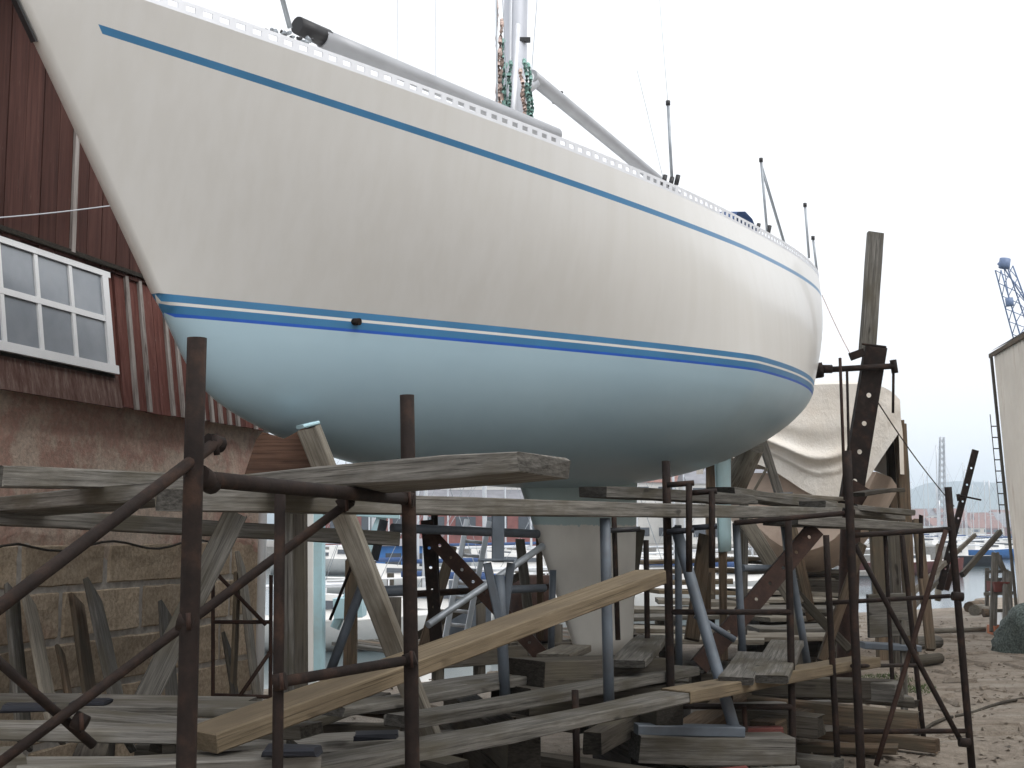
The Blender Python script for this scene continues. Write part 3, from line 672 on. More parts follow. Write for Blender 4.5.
ptube('brace', (855, 545, 8.7), (963, 745, 8.8), .036, M['rust'], sc3); ptube('brace', (946, 530, 8.85), (876, 766, 8.75), .034, M['rust_red'], sc3)
for px, py in ((848, 512), (957, 596), (964, 742)): ptube('coupler', (px - 5, py, 8.65), (px + 6, py + 1, 8.65), .06, M['rust'], sc3, seg=8)
sc4 = thing('holed_steel_post', 'slanting dark steel post with bolt holes near the water', 'post', at(940, 610, 22))
# ------------------------------------------------------------------ steel channel with bolt holes
def channel(name, p0, p1, wid, dep_, mat, parent, holes, hd, face):
    """folded steel channel: web with round holes cut through, and two flanges; face = direction the web looks"""
    p0, p1 = Vector(p0), Vector(p1); L = (p1 - p0).length; Mx = frame(p0, p1, Vector(face)); hw = wid / 2; v = []; f = []
    def quad(a, b, c, d): n = len(v); v.extend([a, b, c, d]); f.append((n, n + 1, n + 2, n + 3))
    x = 0; cuts = sorted(holes)
    for h in cuts:
        x0, x1 = h - hd, h + hd
        for zz in (0, -.008):
            quad((x, -hw, zz), (x0, -hw, zz), (x0, hw, zz), (x, hw, zz))
            n = len(v); sg = 12
            for i in range(sg):
                a = 2 * math.pi * i / sg + math.pi / sg; v.append((h + hd / 2 * math.cos(a), hd / 2 * math.sin(a), zz))
            for i in range(sg):
                a = 2 * math.pi * i / sg + math.pi / sg; cx, cy = math.cos(a), math.sin(a); s_ = 1 / max(abs(cx), abs(cy)); v.append((h + hd * cx * s_, hw * cy * s_, zz))
            for i in range(sg): j = (i + 1) % sg; f.append((n + i, n + j, n + sg + j, n + sg + i))
        x = x1
    for zz in (0, -.008): quad((x, -hw, zz), (L, -hw, zz), (L, hw, zz), (x, hw, zz))
    for s_ in (-1, 1):
        a, b = s_ * hw, s_ * (hw - .008)
        quad((0, a, 0), (L, a, 0), (L, a, -dep_), (0, a, -dep_)); quad((0, b, -.008), (L, b, -.008), (L, b, -dep_), (0, b, -dep_)); quad((0, a, -dep_), (L, a, -dep_), (L, b, -dep_), (0, b, -dep_))
    return sub(name, v, f, Mx, mat, parent)
p0, p1 = at(940, 590, 21), at(976, 450, 21)
channel('web', p0, p1, .10, .05, M['rust'], sc4, [.35 + .28 * i for i in range(7)], .035, (0, -1, 0)); ptube('cross_bolt', (957, 495, 20.9), (981, 500, 20.9), .03, M['rust'], sc4, seg=8); ptube('hook', (958, 494, 20.9), (959, 501, 20.9), .06, M['rust'], sc4, seg=8)
# big cradle post holding the quarter
cr = thing('cradle_post', 'tall timber post in a dark holed steel channel pressing a pad against the stern', 'cradle post', at(846, 690, 13))
pb, pt = at(846, 692, 13.0), at(877, 346, 13.0)
channel('steel_channel', at(851, 505, 13.0), pt, .215, .10, M['rust'], cr, [.24, .54, .83, 1.12], .05, (0, -1, 0))
bar('timber', at(867, 352, 13.08), at(875.5, 233, 13.08), .155, .10, M['grey_wood'], cr, up=Vector((0, -1, 0)), rough=.003)
tube('lower_column', pb, at(851, 512, 13.05), .2, M['rust_red'], cr)
sp = ptube('screw', (822, 370, 12.95), (895, 366, 12.95), .06, M['rust'], cr); pd = ptube('pad', (814, 371, 12.95), (822, 370, 12.95), .17, M['rust'], cr, seg=6); ptube('collar', (821, 369, 12.95), (832, 369, 12.95), .085, M['rust'], sp)
ptube('handle', (893.5, 364, 12.95), (893, 413, 12.95), .028, M['rust'], sp, seg=8); ptube('knob', (893, 360, 12.95), (895, 373, 12.95), .07, M['rust'], sp, seg=8)
bar('gusset', at(852, 502, 12.85), at(862, 485, 12.85), .20, .02, M['rust_red'], cr, up=Vector((0, -1, 0)))
bar('top_strap', at(862, 344, 12.9), at(886, 347, 12.9), .03, .02, M['rust'], cr); bar('rope_cleat', at(850, 357, 12.9), at(864, 352, 12.9), .04, .08, M['rust'], cr)
tag(path_tube('mooring_line', [at(822 + 30 * i / 10, 295 + 62 * i / 10 + 2 * math.sin(i / 3.2), 13.4 - .4 * i / 10) for i in range(11)], .009, M['pink_rope']), 'thin slack line from the stern to the cradle post', 'rope')
tag(path_tube('tie_line', [at(870 + 84 * i / 14, 390 + 116 * i / 14 + 5 * math.sin(i / 4.5), 13.4 + .4 * i) for i in range(15)], .016, M['dark_wood']), 'dark line running down right from the channel post', 'rope')
tag(ptube('upright_rod', (840, 358, 12.5), (845, 500, 12.4), .03, M['rust_red'], seg=8), 'thin red rod standing close left of the channel post', 'rod')
tag(ptube('upright_rod', (847, 371, 12.6), (850, 500, 12.4), .026, M['rust'], seg=8), 'thinner dark rod just right of the red rod', 'rod')
# ------------------------------------------------------------------ blue-grey steel cradle under the keel
cs = thing('steel_cradle', 'blue-grey painted steel cradle with round legs around the keel', 'cradle', at(600, 700, 7.6))
def leg(a, b, dia, name='leg', mat='steel_blue', **k): return ptube(name, a, b, dia, M[mat], cs, **k)
leg((605, 518, 7.5), (609, 702, 7.5), .062); leg((499, 575, 7.9), (505, 697, 7.9), .066)
bar('upper_post', at(498, 502, 7.9), at(498, 562, 7.9), .075, .09, M['steel_blue'], cs, up=Vector((0, -1, 0)))
bar('head_plate', at(478, 560, 7.9), at(514, 560, 7.9), .14, .016, M['steel_blue'], cs)
bar('gusset', at(487, 563, 7.9), at(499, 618, 7.9), .05, .10, M['steel_blue'], cs, up=Vector((0, -1, 0)))
bar('gusset', at(511, 563, 7.95), at(504, 618, 7.95), .05, .06, M['steel_blue'], cs, up=Vector((0, -1, 0)))
leg((676, 528, 8.6), (737, 738, 8.1), .075, 'raking_leg'); leg((736, 523, 9.4), (743, 658, 9.4), .055); leg((783, 520, 10.2), (808, 668, 10.2), .06); leg((678, 525, 10), (679, 672, 10), .055)
leg((392, 528, 8.8), (538, 534, 9.6), .062, 'cross_tube'); leg((372, 592, 8.8), (412, 590, 8.9), .075, 'cross_tube'); leg((500, 590, 9.2), (545, 588, 9.4), .055, 'cross_tube'); leg((742, 568, 9.5), (788, 568, 10.2), .05, 'cross_tube')
leg((428, 625, 8.0), (543, 546, 8.9), .045, 'diagonal', 'galv'); leg((553, 570, 9.6), (551, 655, 9.6), .05); leg((384, 520, 9.0), (374, 560, 9.0), .06); leg((372, 560, 9.0), (330, 672, 9.0), .065, 'raking_leg')
leg((695, 615, 9.3), (735, 640, 9.3), .045, 'diagonal'); bar('foot_beam', at(636, 729, 8.0), at(742, 731, 8.1), .12, .06, M['steel_blue'], cs)
cb = thing('rusty_brace', 'dark rusty holed channel brace slanting down left of the keel', 'brace', at(550, 665, 9.2))
channel('web', at(428, 533, 9.2), at(553, 668, 9.2), .105, .05, M['rust_red'], cb, [.12 + .115 * i for i in range(10)], .022, (0, -1, 0))
cb2 = thing('rusty_brace', 'red-brown holed channel brace slanting down right of the keel', 'brace', at(705, 665, 9.8))
channel('web', at(817, 528, 9.9), at(700, 666, 9.4), .135, .06, M['rust_red'], cb2, [.1 + .17 * i for i in range(7)], .03, (0, -1, 0))
cb3 = thing('dark_upright', 'dark upright steel channel with bolt holes behind the foreground post', 'post', at(432, 660, 9.3))
channel('web', at(427, 520, 9.4), at(437, 650, 9.4), .09, .05, M['rust'], cb3, [.1, .2, .34, .5, .62], .022, (0, -1, 0)); ptube('post', (434, 500, 9.5), (438, 655, 9.5), .05, M['rust'], cb3)
tag(ptube('rusty_rail', (413, 594, 9.8), (562, 586, 10.6), .05, M['rust_red'], seg=8), 'orange-brown rail crossing behind the raking cradle tubes', 'rail')
tag(ptube('brown_upright', (539, 535, 10.5), (541, 640, 10.5), .06, M['brown_wood'], seg=6), 'brown timber upright just left of the keel', 'post')
# big beams and blocks that carry the keel
board('heavy dark beam under the keel', (545, 676, 8.0), (668, 672, 8.7), .35, .17, M['dark_wood'], 'beam', 'keel_block')
board('lower heavy dark beam under the keel', (530, 699, 7.9), (690, 694, 8.7), .40, .16, M['dark_wood'], 'beam', 'keel_block', lift=-.02)
o = bar('plank', at(553, 658, 8.6), at(576, 648, 9.4), .22, .05, M['pale_wood']); tag(o, 'short pale plank under the front of the keel', 'plank')
o = bar('plank', at(628, 664, 8.3), at(652, 638, 9.6), .24, .05, M['grey_wood'], worn=.1); tag(o, 'mossy plank with rounded end behind the keel foot', 'plank')
# ------------------------------------------------------------------ bow trestle
bt = thing('bow_trestle', 'grey timber trestle with a notched plywood saddle under the bow', 'trestle', at(300, 735, 7.0))
bar('leg', at(309, 428, 6.95), at(436, 752, 7.3), .11, .09, M['pale_wood'], bt, up=Vector((-.3, -1, 0)), rough=.003)
bar('leg', at(236, 512, 7.2), at(128, 735, 7.1), .13, .05, M['grey_wood'], bt, up=Vector((.3, -1, 0)), rough=.003)
bar('leg', at(287, 468, 7.35), at(290, 725, 7.35), .06, .08, M['grey_wood'], bt, up=Vector((0, -1, 0))); bar('leg', at(299, 468, 7.4), at(300, 725, 7.4), .08, .1, M['dark_wood'], bt, up=Vector((0, -1, 0)))
pp = [at(*q) for q in ((236, 500, 7.05), (256, 440, 7.05), (262, 432, 7.05), (272, 435, 7.05), (283, 439, 7.05), (291, 435, 7.05), (303, 428, 7.05), (312, 428, 7.05), (326, 500, 7.05))]
n = len(pp); bk = [p + Vector((.01, .03, 0)) for p in pp]
mk('saddle', pp + bk, [tuple(range(n))[::-1], tuple(range(n, 2 * n))] + [(i, (i + 1) % n, n + (i + 1) % n, n + i) for i in range(n)], M['plywood'], bt)
bar('pad', at(300, 427, 6.95), at(316, 423, 7.0), .1, .02, M['pale_blue'], bt)
# ------------------------------------------------------------------ fresh yellow beam and the low pile of planks
o = board('fresh yellow timber beam sloping up from the plank pile towards the keel', (218, 744, 4.75), (666, 577, 7.05), .20, .072, M['yellow_wood'], 'beam', 'timber_beam', warp=.002, rough=.0015)
LZ = .64
def low(label, px0, D0, px1, D1, wid, th, mat, top=LZ + .05, **k):
    a = at(px0, 700, D0); a.z = top - th / 2; b = at(px1, 700, D1); b.z = top - th / 2 + k.pop('rise', 0)
    x = (b - a).normalized(); y = Vector((0, 0, 1)).cross(x); s = 1 if y.y > 0 else -1
    return tag(bar('plank', a, b, wid, th, M[mat], warp=k.pop('warp', .01), off=(.5 * s, 0), rough=.003, **k), label, 'plank')
low('long grey plank at the front of the low pile, bending up to the right', 235, 4.85, 694, 7.55, .2, .06, 'grey_wood')
low('second long grey plank of the low pile behind the front one', 415, 6.55, 700, 8.9, .2, .06, 'grey_wood')
low('third grey plank of the low pile passing behind the blue-grey leg', 345, 6.75, 545, 8.3, .2, .05, 'grey_wood', top=.71)
low('yellowish plank sloping up to the rusty column at the right', 690, 7.5, 882, 9.45, .2, .07, 'yellow_wood', top=.70)
low('short grey plank in the low pile left of the foreground post', 300, 5.9, 415, 6.1, .25, .045, 'grey_wood', top=.66)
low('dark plank in the low pile under the fresh beam', 260, 5.3, 420, 5.9, .25, .05, 'dark_wood', top=.60)
low('short pale plank in the low pile near the keel', 440, 7.6, 560, 8.4, .3, .05, 'grey_wood', top=.70)
low('front plank of the left stack with a ragged end', 20, 4.55, 320, 4.75, .22, .055, 'grey_wood', top=.80)
low('second plank of the left stack', -40, 5.05, 180, 4.95, .2, .05, 'grey_wood', top=.86)
low('third plank of the left stack catching the light', 60, 5.6, 300, 5.25, .2, .05, 'grey_wood', top=.83)
low('rear thin plank of the left stack', 70, 6.2, 290, 6.1, .25, .045, 'grey_wood', top=.79)
low('lowest plank of the left stack at the picture edge', -60, 4.45, 30, 4.6, .25, .05, 'grey_wood', top=.83)
low('dark plank under the left stack', -40, 4.7, 240, 4.8, .3, .08, 'dark_wood', top=.73)
low('far plank of the left stack under the leaning boards', -30, 6.6, 240, 6.5, .3, .05, 'grey_wood', top=.76)
for lab, x0, x1, D in (('flat navy steel shoe on the left stack at the picture edge', 5, 50, 5.5), ('flat navy steel shoe on the left stack below the brown board', 75, 107, 5.9), ('navy steel shoe on the front plank beside the foreground post', 268, 320, 4.72), ('small navy steel shoe in the middle of the low pile', 356, 398, 5.9)):
    a = at(x0, 700, D); b = at(x1, 700, D); z_ = {5.5: .875, 5.9: .845, 4.72: .83}.get(D, .70) if x0 < 300 else .70; a.z = b.z = z_
    tag(bar('steel_shoe', a, b, .12, .026, M['navy'], ch=.012, rough=.004, warp=.006), lab, 'steel shoe')
# bearers that carry the low pile: squared timbers across, on stubs
def bearer(lab, px, D, ln, top):
    for q in range(3):
        hgt = top / 3; a = at(px, 700, D); a.z = hgt * (q + .5); a.x += rnd(-.05, .05); b = a + Vector((-.25 + rnd(-.06, .06), 1, 0)).normalized() * (ln + rnd(-.1, .2))
        tag(bar('cross_bearer', a, b, rnd(.13, .18), hgt - .008, M['dark_wood'], rough=.005), lab % ('bottom', 'middle', 'top')[q], 'bearer')
bearer('%s dark bearer of the crib under the front of the low pile', 330, 5.3, 1.3, .575); bearer('%s dark bearer of the crib under the middle of the low pile', 520, 6.7, 1.9, .575); bearer('%s dark bearer of the crib under the far end of the low pile', 676, 8.0, 1.5, .575); bearer('%s dark bearer of the crib at the right end of the left stack', 200, 4.6, 2.3, .64); bearer('%s dark bearer of the crib under the left stack', 60, 4.5, 2.5, .64)
# jumble of dark timbers filling the space under the planks
rj = random.Random(17)
for i in range(58):
    D = rj.uniform(5.4, 9.6) if i < 36 else rj.uniform(8.9, 11.5); px = rj.uniform(20 if D > 6 else 250, 690) if i < 36 else rj.uniform(660, 835); c = at(px, 700, D); an = rj.choice((R(58), R(58), R(-25), R(10), R(150))) + rj.uniform(-.25, .25); L = rj.uniform(.6, 2.0); th = rj.uniform(.05, .15); c.z = rj.uniform(.04, .42); d = Vector((math.cos(an), math.sin(an), 0)) * L / 2
    a, b = c - d, c + d
    if min(a.y, b.y) < 5.0: continue
    b.z += rj.uniform(-.08, .08); a.z = max(a.z, th / 2); b.z = max(b.z, th / 2)
    mt = rj.choice(('dark_wood', 'dark_wood', 'grey_wood', 'brown_wood')); cw_ = {'dark_wood': 'dark', 'grey_wood': 'grey', 'brown_wood': 'brown'}[mt]; sz = 'thick' if th > .10 else 'thin'
    wh = 'before the stone wall' if px < 270 else 'between the two foreground posts' if px < 410 else 'left of the keel' if px < 560 else 'below the keel' if px < 690 else 'right of the keel'
    tag(bar('rough_timber', a, b, rj.uniform(.09, .24), th, M[mt], rough=.005, warp=.01), '%s %s%s rough timber in the low jumble %s' % (sz, 'long ' if L > 1.3 else 'short ', cw_, wh), 'timber', 'jumbled timbers under the low planks')
for lab, a, b, d in (('thin dark tube standing under the middle of the walkway', (614, 516, 8.8), (618, 640, 8.8), .035), ('dark tube standing behind the fresh beam', (646, 540, 9.4), (648, 690, 9.4), .04), ('thin dark tube standing left of the ladder', (406, 545, 9.0), (407, 670, 9.0), .03), ('dark stake in front of the keel blocks', (575, 690, 7.4), (577, 775, 7.3), .04), ('dark stake below the yellowish plank', (730, 690, 8.4), (733, 768, 8.3), .035), ('thin rusty rod behind the bow trestle leg', (362, 540, 9.6), (330, 620, 9.6), .022)):
    tag(ptube('thin_tube', a, b, d, M['rust'], seg=8), lab, 'tube')
ptube('bracket', (600, 531, 8.75), (640, 529, 8.75), .04, M['black'], sc2, seg=6)
# right hand low timbers
board('large square grey baulk lying at the bottom right of the low pile', (640, 750, 7.9), (796, 752, 8.05), .28, .16, M['grey_wood'], 'baulk', 'timber_baulk')
o = bar('plank', at(736, 681, 7.95), at(752, 655, 9.3), .21, .05, M['grey_wood'], rough=.004); tag(o, 'grey plank end resting on the yellowish plank, nearer the keel', 'plank')
o = bar('plank', at(768, 679, 8.05), at(787, 643, 9.8), .24, .05, M['grey_wood'], rough=.004); tag(o, 'second grey plank end resting on the yellowish plank', 'plank')
board('long grey beam lying behind the low pile at the right', (700, 683, 9.6), (1, 1, 1) if 0 else (905, 692, 9.9), .2, .14, M['dark_wood'], 'beam', 'timber_beam')
for lab, x0, y0, x1, y1, D, mt in (('red steel beam lying on the ground below the grey baulk', 664, 781, 748, 773, 7.7, 'red_paint'), ('red steel beam end below the fresh yellow beam', 205, 768, 245, 764, 4.95, 'red_paint'), ('thin red board behind the grey baulk', 745, 733, 782, 732, 8.6, 'red_paint')):
    tag(bar('red_beam', at(x0, y0, D), at(x1, y1, D), .1, .07, M[mt]), lab, 'beam')
board('grey concrete slab standing behind the baulk', (690, 722, 8.9), (835, 716, 9.6), .08, .22, M['concrete'], 'slab', 'concrete_slab', warp=0)
# workbench in the alley behind the braced frame
wb = thing('work_trestle', 'grey board and trestle standing behind the crossed braces', 'trestle', at(885, 690, 11))
bar('panel', at(868, 616, 11.0), at(912, 614, 11.2), .03, .36, M['grey_wood'], wb); bar('shelf', at(862, 645, 11), at(918, 648, 11), .2, .05, M['steel_blue'], wb); bar('leg', at(903, 620, 11), at(905, 745, 10.9), .05, .05, M['grey_wood'], wb, up=Vector((0, -1, 0))); bar('shelf', at(848, 697, 10.3), at(910, 700, 10.3), .2, .06, M['grey_wood'], wb)
# ------------------------------------------------------------------ covered boat beyond the stern
def loft(name, secs, mat, parent=None, close=False, smooth=True):
    n = len(secs[0]); v = [p for s in secs for p in s]; f = []
    for k in range(len(secs) - 1):
        for j in range(n - 1 + (1 if close else 0)): f.append((k * n + j, k * n + (j + 1) % n, (k + 1) * n + (j + 1) % n, (k + 1) * n + j))
    return mk(name, v, f, mat, parent, smooth)
cx = thing('covered_boat', 'old wooden boat under a dirty cream tarpaulin beyond the stern', 'boat', (3.9, 18, gz(3.9, 18)))
ca = R(14); cdir = Vector((math.sin(ca), math.cos(ca), 0)); cn = Vector((math.cos(ca), -math.sin(ca), 0)); c0 = Vector((3.72, 16.8, 0))
def cw(s, t, z): return c0 + cdir * s + cn * t + Vector((0, 0, z))
secs = []
for s_, hb, zt, zb in ((0, .95, 2.35, 1.35), (.6, 1.15, 2.3, 1.15), (2, 1.3, 2.2, 1.0), (4, 1.3, 2.25, .95), (5.5, .9, 2.35, 1.0), (6.8, .1, 2.5, 1.4)):
    secs.append([cw(s_, hb * q, zb + (zt - zb) * abs(q) ** 2.2) for q in np.linspace(-1, 1, 15)])
hb_ = loft('wooden_hull', secs, M['old_hull'], cx)
mk('transom', secs[0] + [cw(0, 0, 2.35)], [tuple([15] + [i, i + 1]) for i in range(14)], M['old_hull'], cx)
rt = random.Random(11); secs = []; NT = 33
for i in range(26):
    a = i / 25; s_ = -.12 + 7.0 * a ** 1.1; hw = 1.32 * (1 - .75 * max(0, (a - .6) / .4) ** 2); top = 3.52 + .12 * math.sin(a * 5) - .25 * a
    if i == 0: hw *= .93; top -= .06
    sag = 2.45 + .22 * math.sin(a * 9) - .25 * math.exp(-((a - .1) / .12) ** 2)
    row = []
    for j in range(NT):
        q = -1 + 2 * j / (NT - 1); ang = q * math.pi / 2; e = .55
        x = hw * math.copysign(abs(math.sin(ang)) ** e, q); z = sag + (top - sag) * abs(math.cos(ang)) ** .45
        z += .02 * math.sin(8 * a + 4 * q); x += .025 * math.sin(a * 26 + q * 3) * abs(q)
        row.append(cw(s_, x, z))
    secs.append(row)
tp = loft('tarpaulin', secs, M['tarp'], cx); 
# flap of the cover hanging over the near end, gathered in a deep swag
v = []; f = []; nu, nv = 40, 44
for j in range(nv + 1):
    b = j / nv
    for i in range(nu + 1):
        a = i / nu; x = -1.24 + 2.5 * a; topz = 3.47 - .22 * (abs(2 * a - 1) ** 8); lowz = 2.62 - .50 * a - .30 * math.exp(-((a - .60) / .2) ** 2) + (.75 * max(0, (a - .80) / .20) if a > .80 else 0)
        z = topz + (lowz - topz) * b; sw_ = 0
        for c_, w_, d_ in ((.34, .14, .05), (.60, .06, .15), (.72, .025, .06)):
            cat = c_ + .16 * (1 - (2 * (a - .45)) ** 2) - .08; e_ = (b - cat) / w_; sw_ += d_ * (math.exp(-e_ * e_) if e_ < 0 else math.exp(-e_ * e_ * 4)) * max(0, math.sin(min(1, a * 1.15) * math.pi))
        v.append(cw(-.14 - sw_ - .012 * math.sin(a * 31 + b * 9) - .06 * b, x, z))
for j in range(nv):
    for i in range(nu): k = j * (nu + 1) + i; f.append((k, k + 1, k + nu + 2, k + nu + 1))
mk('flap', v, f, M['tarp'], tp, True)
for t_, s_ in ((1.3, .1), (1.35, .5), (-1.2, .1), (1.3, 3.2), (-1.3, 3.2)):
    a = cw(s_, t_, gz(5, 17) - .05); bar('prop', a, cw(s_, t_ * .96, 3.0), .11, .11, M['brown_wood'], cx, up=Vector((0, -1, 0)), rough=.004)
for s_ in (.8, 2.6, 4.4): bar('keel_block', cw(s_, -.6, .45), cw(s_, .6, .45), .25, 1.0, M['dark_wood'], cx)
# trestle and prop log between the two boats
tr = thing('a_frame_trestle', 'grey A-shaped trestle standing on the walkway before the tarpaulin', 'trestle', at(755, 500, 14.2))
bar('leg', at(762, 440, 14.2), at(781, 500, 14.2), .09, .08, M['grey_wood'], tr, up=Vector((0, -1, 0))); bar('leg', at(760, 440, 14.3), at(738, 500, 14.4), .07, .06, M['grey_wood'], tr, up=Vector((0, -1, 0))); bar('cross_piece', at(742, 497, 14.2), at(792, 495, 14.2), .1, .06, M['steel_blue'], tr); bar('brace', at(767, 468, 14.1), at(750, 498, 14.1), .03, .03, M['pale_wood'], tr); bar('base_post', at(744, 500, 14.4), at(742, 676, 14.4), .09, .09, M['grey_wood'], tr, up=Vector((0, -1, 0))); bar('base_post', at(783, 500, 14.3), at(800, 678, 14.3), .09, .09, M['grey_wood'], tr, up=Vector((0, -1, 0)))
tag(tube('prop_log', at(728, 495, 13.6), at(754, 446, 13.2), .30, M['pale_wood'], taper=.75), 'short thick peeling log propped under the after end of the hull', 'log')
for lab, a, b, wd in (('pale raking prop board right of the keel under the walkway', (745, 520, 12.2), (797, 606, 12.0), .14), ('thin raking prop board right of the brown brace', (790, 520, 12.4), (812, 620, 12.2), .09), ('brown raking prop board behind the clamps', (706, 535, 10.8), (692, 640, 10.6), .12)):
    tag(bar('prop_board', at(*a), at(*b), wd, .05, M['pale_wood' if 'pale' in lab else 'brown_wood'], up=Vector((0, -1, 0)), rough=.003), lab, 'prop')
# stacked pale planks on the far side under the yacht
rs = random.Random(5)
k = 0
for tier, (y_, D) in enumerate(((563, 19), (573, 18.2), (583, 17.6), (592, 17.0), (602, 16.4), (611, 15.8), (620, 15.2), (631, 14.6), (640, 14.0))):
    for seg_, (xa, xb) in enumerate(((640 + rs.uniform(-25, 20), 745 + rs.uniform(-20, 30)), (752 + rs.uniform(-15, 20), 842 + rs.uniform(-10, 14)))):
        words = ('top', 'second', 'third', 'fourth', 'fifth', 'sixth', 'seventh', 'eighth', 'lowest')[tier]
        mt = rs.choice(('pale_wood', 'pale_wood', 'pale_wood', 'grey_wood', 'yellow_wood'))
        board('%s plank down of the %s half of the pale plank stack beyond the keel' % (words, ('left', 'right')[seg_]), (xa, y_, D), (xb, y_ + rs.uniform(-4, 4), D + rs.uniform(-.3, .6)), .75, .05, M[mt], group='planks stacked beyond the keel')
for lab, px, D in (('dark bearer holding up the left of the far plank stack', 668, 14.2), ('dark bearer holding up the middle of the far plank stack', 748, 14.2), ('dark bearer holding up the right of the far plank stack', 826, 14.2)):
    a = at(px, 640, D); b = at(px + 6, 640, 19.2); a.z = .15; b.z = .30; tag(bar('cross_bearer', a, b, .2, .34, M['dark_wood']), lab, 'bearer')
tag(bar('upright_block', at(701, 572, 12.5), at(701, 612, 12.5), .17, .16, M['brown_wood'], up=Vector((0, -1, 0))), 'short brown block standing among the far planks', 'block')
# timber jetty along the near edge of the basin
jt = thing('timber_jetty', 'dark timber jetty with plank deck along the basin behind the cradle', 'jetty', at(520, 650, 16.6))
ja0, jb0 = at(395, 600, 16.2), at(660, 600, 19.0); ja0.z = jb0.z = .12
for i in range(26):
    q = (i + .5) / 26; p = ja0 + (jb0 - ja0) * q; wv = Vector((-(jb0 - ja0).y, (jb0 - ja0).x, 0)).normalized(); bar('deck_plank', p - wv * .05, p + wv * rnd(1.5, 1.7) , .14, .05, M[('grey_wood', 'dark_wood', 'brown_wood')[i % 3]], jt, rough=.004)
for i in range(8):
    q = i / 7; p = ja0 + (jb0 - ja0) * q; tube('pile', p + Vector((0, 0, -2.2)), p + Vector((0, 0, rnd(.15, .75))), .16, M['dark_wood'], jt, seg=8)
bar('fascia', ja0 + Vector((0, -.08, -.12)), jb0 + Vector((0, -.08, -.12)), .06, .22, M['dark_wood'], jt)
for lab, px, D, h_, mt in (('rusty drum standing on the jetty left of the keel', 530, 17.6, .85, 'rust_red'), ('grey drum standing on the jetty behind the raking tubes', 470, 17.2, .8, 'steel_blue'), ('dark drum on the jetty behind the fresh beam', 590, 18.6, .85, 'rust')):
    p = at(px, 600, D); p.z = .16; dr = tube('oil_drum', p, p + Vector((0, 0, h_)), .56, M[mt], seg=18); tag(dr, lab, 'drum')
for lab, a, b_, wd, mt in (('brown timber leaning behind the dark upright', (452, 548, 12.8), (420, 660, 12.4), .1, 'brown_wood'), ('grey timber leaning right of the ladder', (520, 540, 12.0), (533, 655, 11.8), .09, 'grey_wood'), ('dark strut crossing behind the ladder', (410, 640, 12.6), (520, 575, 12.6), .07, 'dark_wood'), ('brown post behind the bow trestle', (352, 560, 13), (350, 670, 13), .13, 'brown_wood'), ('dark timber leaning under the middle of the hull', (640, 530, 12.6), (622, 640, 12.2), .1, 'dark_wood'), ('thin brown post right of the clamps', (722, 530, 12.8), (724, 660, 12.6), .07, 'brown_wood'), ('dark strut slanting behind the red-brown brace', (765, 560, 12.2), (850, 650, 12.0), .08, 'dark_wood'), ('brown strut slanting left under the walkway end', (862, 545, 11.8), (822, 660, 11.6), .08, 'brown_wood')):
    tag(bar('prop_board', at(*a), at(*b_), wd, .06, M[mt], up=Vector((0, -1, 0)), rough=.004), lab, 'prop')
# aluminium ladder leaning behind the cradle
ld = thing('ladder', 'pale aluminium ladder leaning behind the blue-grey cradle', 'ladder', at(455, 660, 11))
for (a, b) in (((467, 520, 11.9), (444, 645, 11.0)), ((489, 522, 11.9), (464, 647, 11.0))): bar('stile', at(*a), at(*b), .05, .025, M['alu'], ld, up=Vector((0, -1, 0)))
for i in range(9):
    q = (i + .5) / 9; ptube('rung', (467 - 23 * q, 520 + 125 * q, 11.9 - .9 * q), (489 - 25 * q, 522 + 125 * q, 11.9 - .9 * q), .03, M['alu'], ld, seg=8)
# ------------------------------------------------------------------ pale blue lifting gantry behind the bow trestle
gn = thing('lifting_gantry', 'pale blue steel lifting gantry standing by the water behind the bow trestle', 'gantry', at(316, 655, 17))
bar('column', at(318, 500, 17), at(318, 672, 17), .17, .2, M['pale_blue'], gn, up=Vector((0, -1, 0)), ch=.02); bar('web_plate', at(309, 500, 16.9), at(309, 672, 16.9), .12, .1, M['off_white'], gn, up=Vector((0, -1, 0)))
bar('strut', at(384, 512, 17), at(335, 628, 17), .12, .12, M['pale_blue'], gn, up=Vector((0, -1, 0)), ch=.02); bar('head_beam', at(300, 506, 17), at(400, 512, 17), .2, .18, M['pale_blue'], gn); bar('counterweight', at(336, 608, 17), at(364, 606, 17), .5, .26, M['pale_blue'], gn)
# ------------------------------------------------------------------ cream shed along the right of the alley
sh = thing('cream_shed', 'tall stained cream sheet-metal shed along the right of the alley', 'building', (11.5, 30, 0))
SD = Vector((.137, .9906, 0)); SN = Vector((-SD.y, SD.x, 0)); S0 = Vector((11.55, 30.0, 0))
def sp_(t, z, n=0): return S0 + SD * t + SN * (n + .055 * z) + Vector((0, 0, z))
t = 0.0; rsd = random.Random(9); 
while t > -36:  # wall carried on unseen past the camera to shade the hull side
    wd = .62; v = []; n = 8
    for zz in (-.8, 1.2, 3.3, 5.75):
        for i in range(n + 1): v.append(sp_(t - wd * i / n, zz, .018 * (1 - math.cos(2 * math.pi * i / n * 2)) + rsd.uniform(-.004, .004)))
    f = [(r_ * (n + 1) + i, r_ * (n + 1) + i + 1, (r_ + 1) * (n + 1) + i + 1, (r_ + 1) * (n + 1) + i) for r_ in range(3) for i in range(n)]
    mk('wall_sheet', v, f, M['shed'], sh, True); t -= wd
box('end_wall', (0, 0, 0), (9, .1, 6.0), M['shed'], sh, Matrix.Translation(S0 + Vector((.02, .02, -.4))))
mk('roof', [sp_(.2, 5.76, .08), sp_(-36, 5.76, .08), sp_(-36, 8.3, -5), sp_(.2, 8.3, -5), sp_(-36, 5.7, -10), sp_(.2, 5.7, -10)], [(0, 1, 2, 3), (3, 2, 4, 5)], M['roof_grey'], sh)
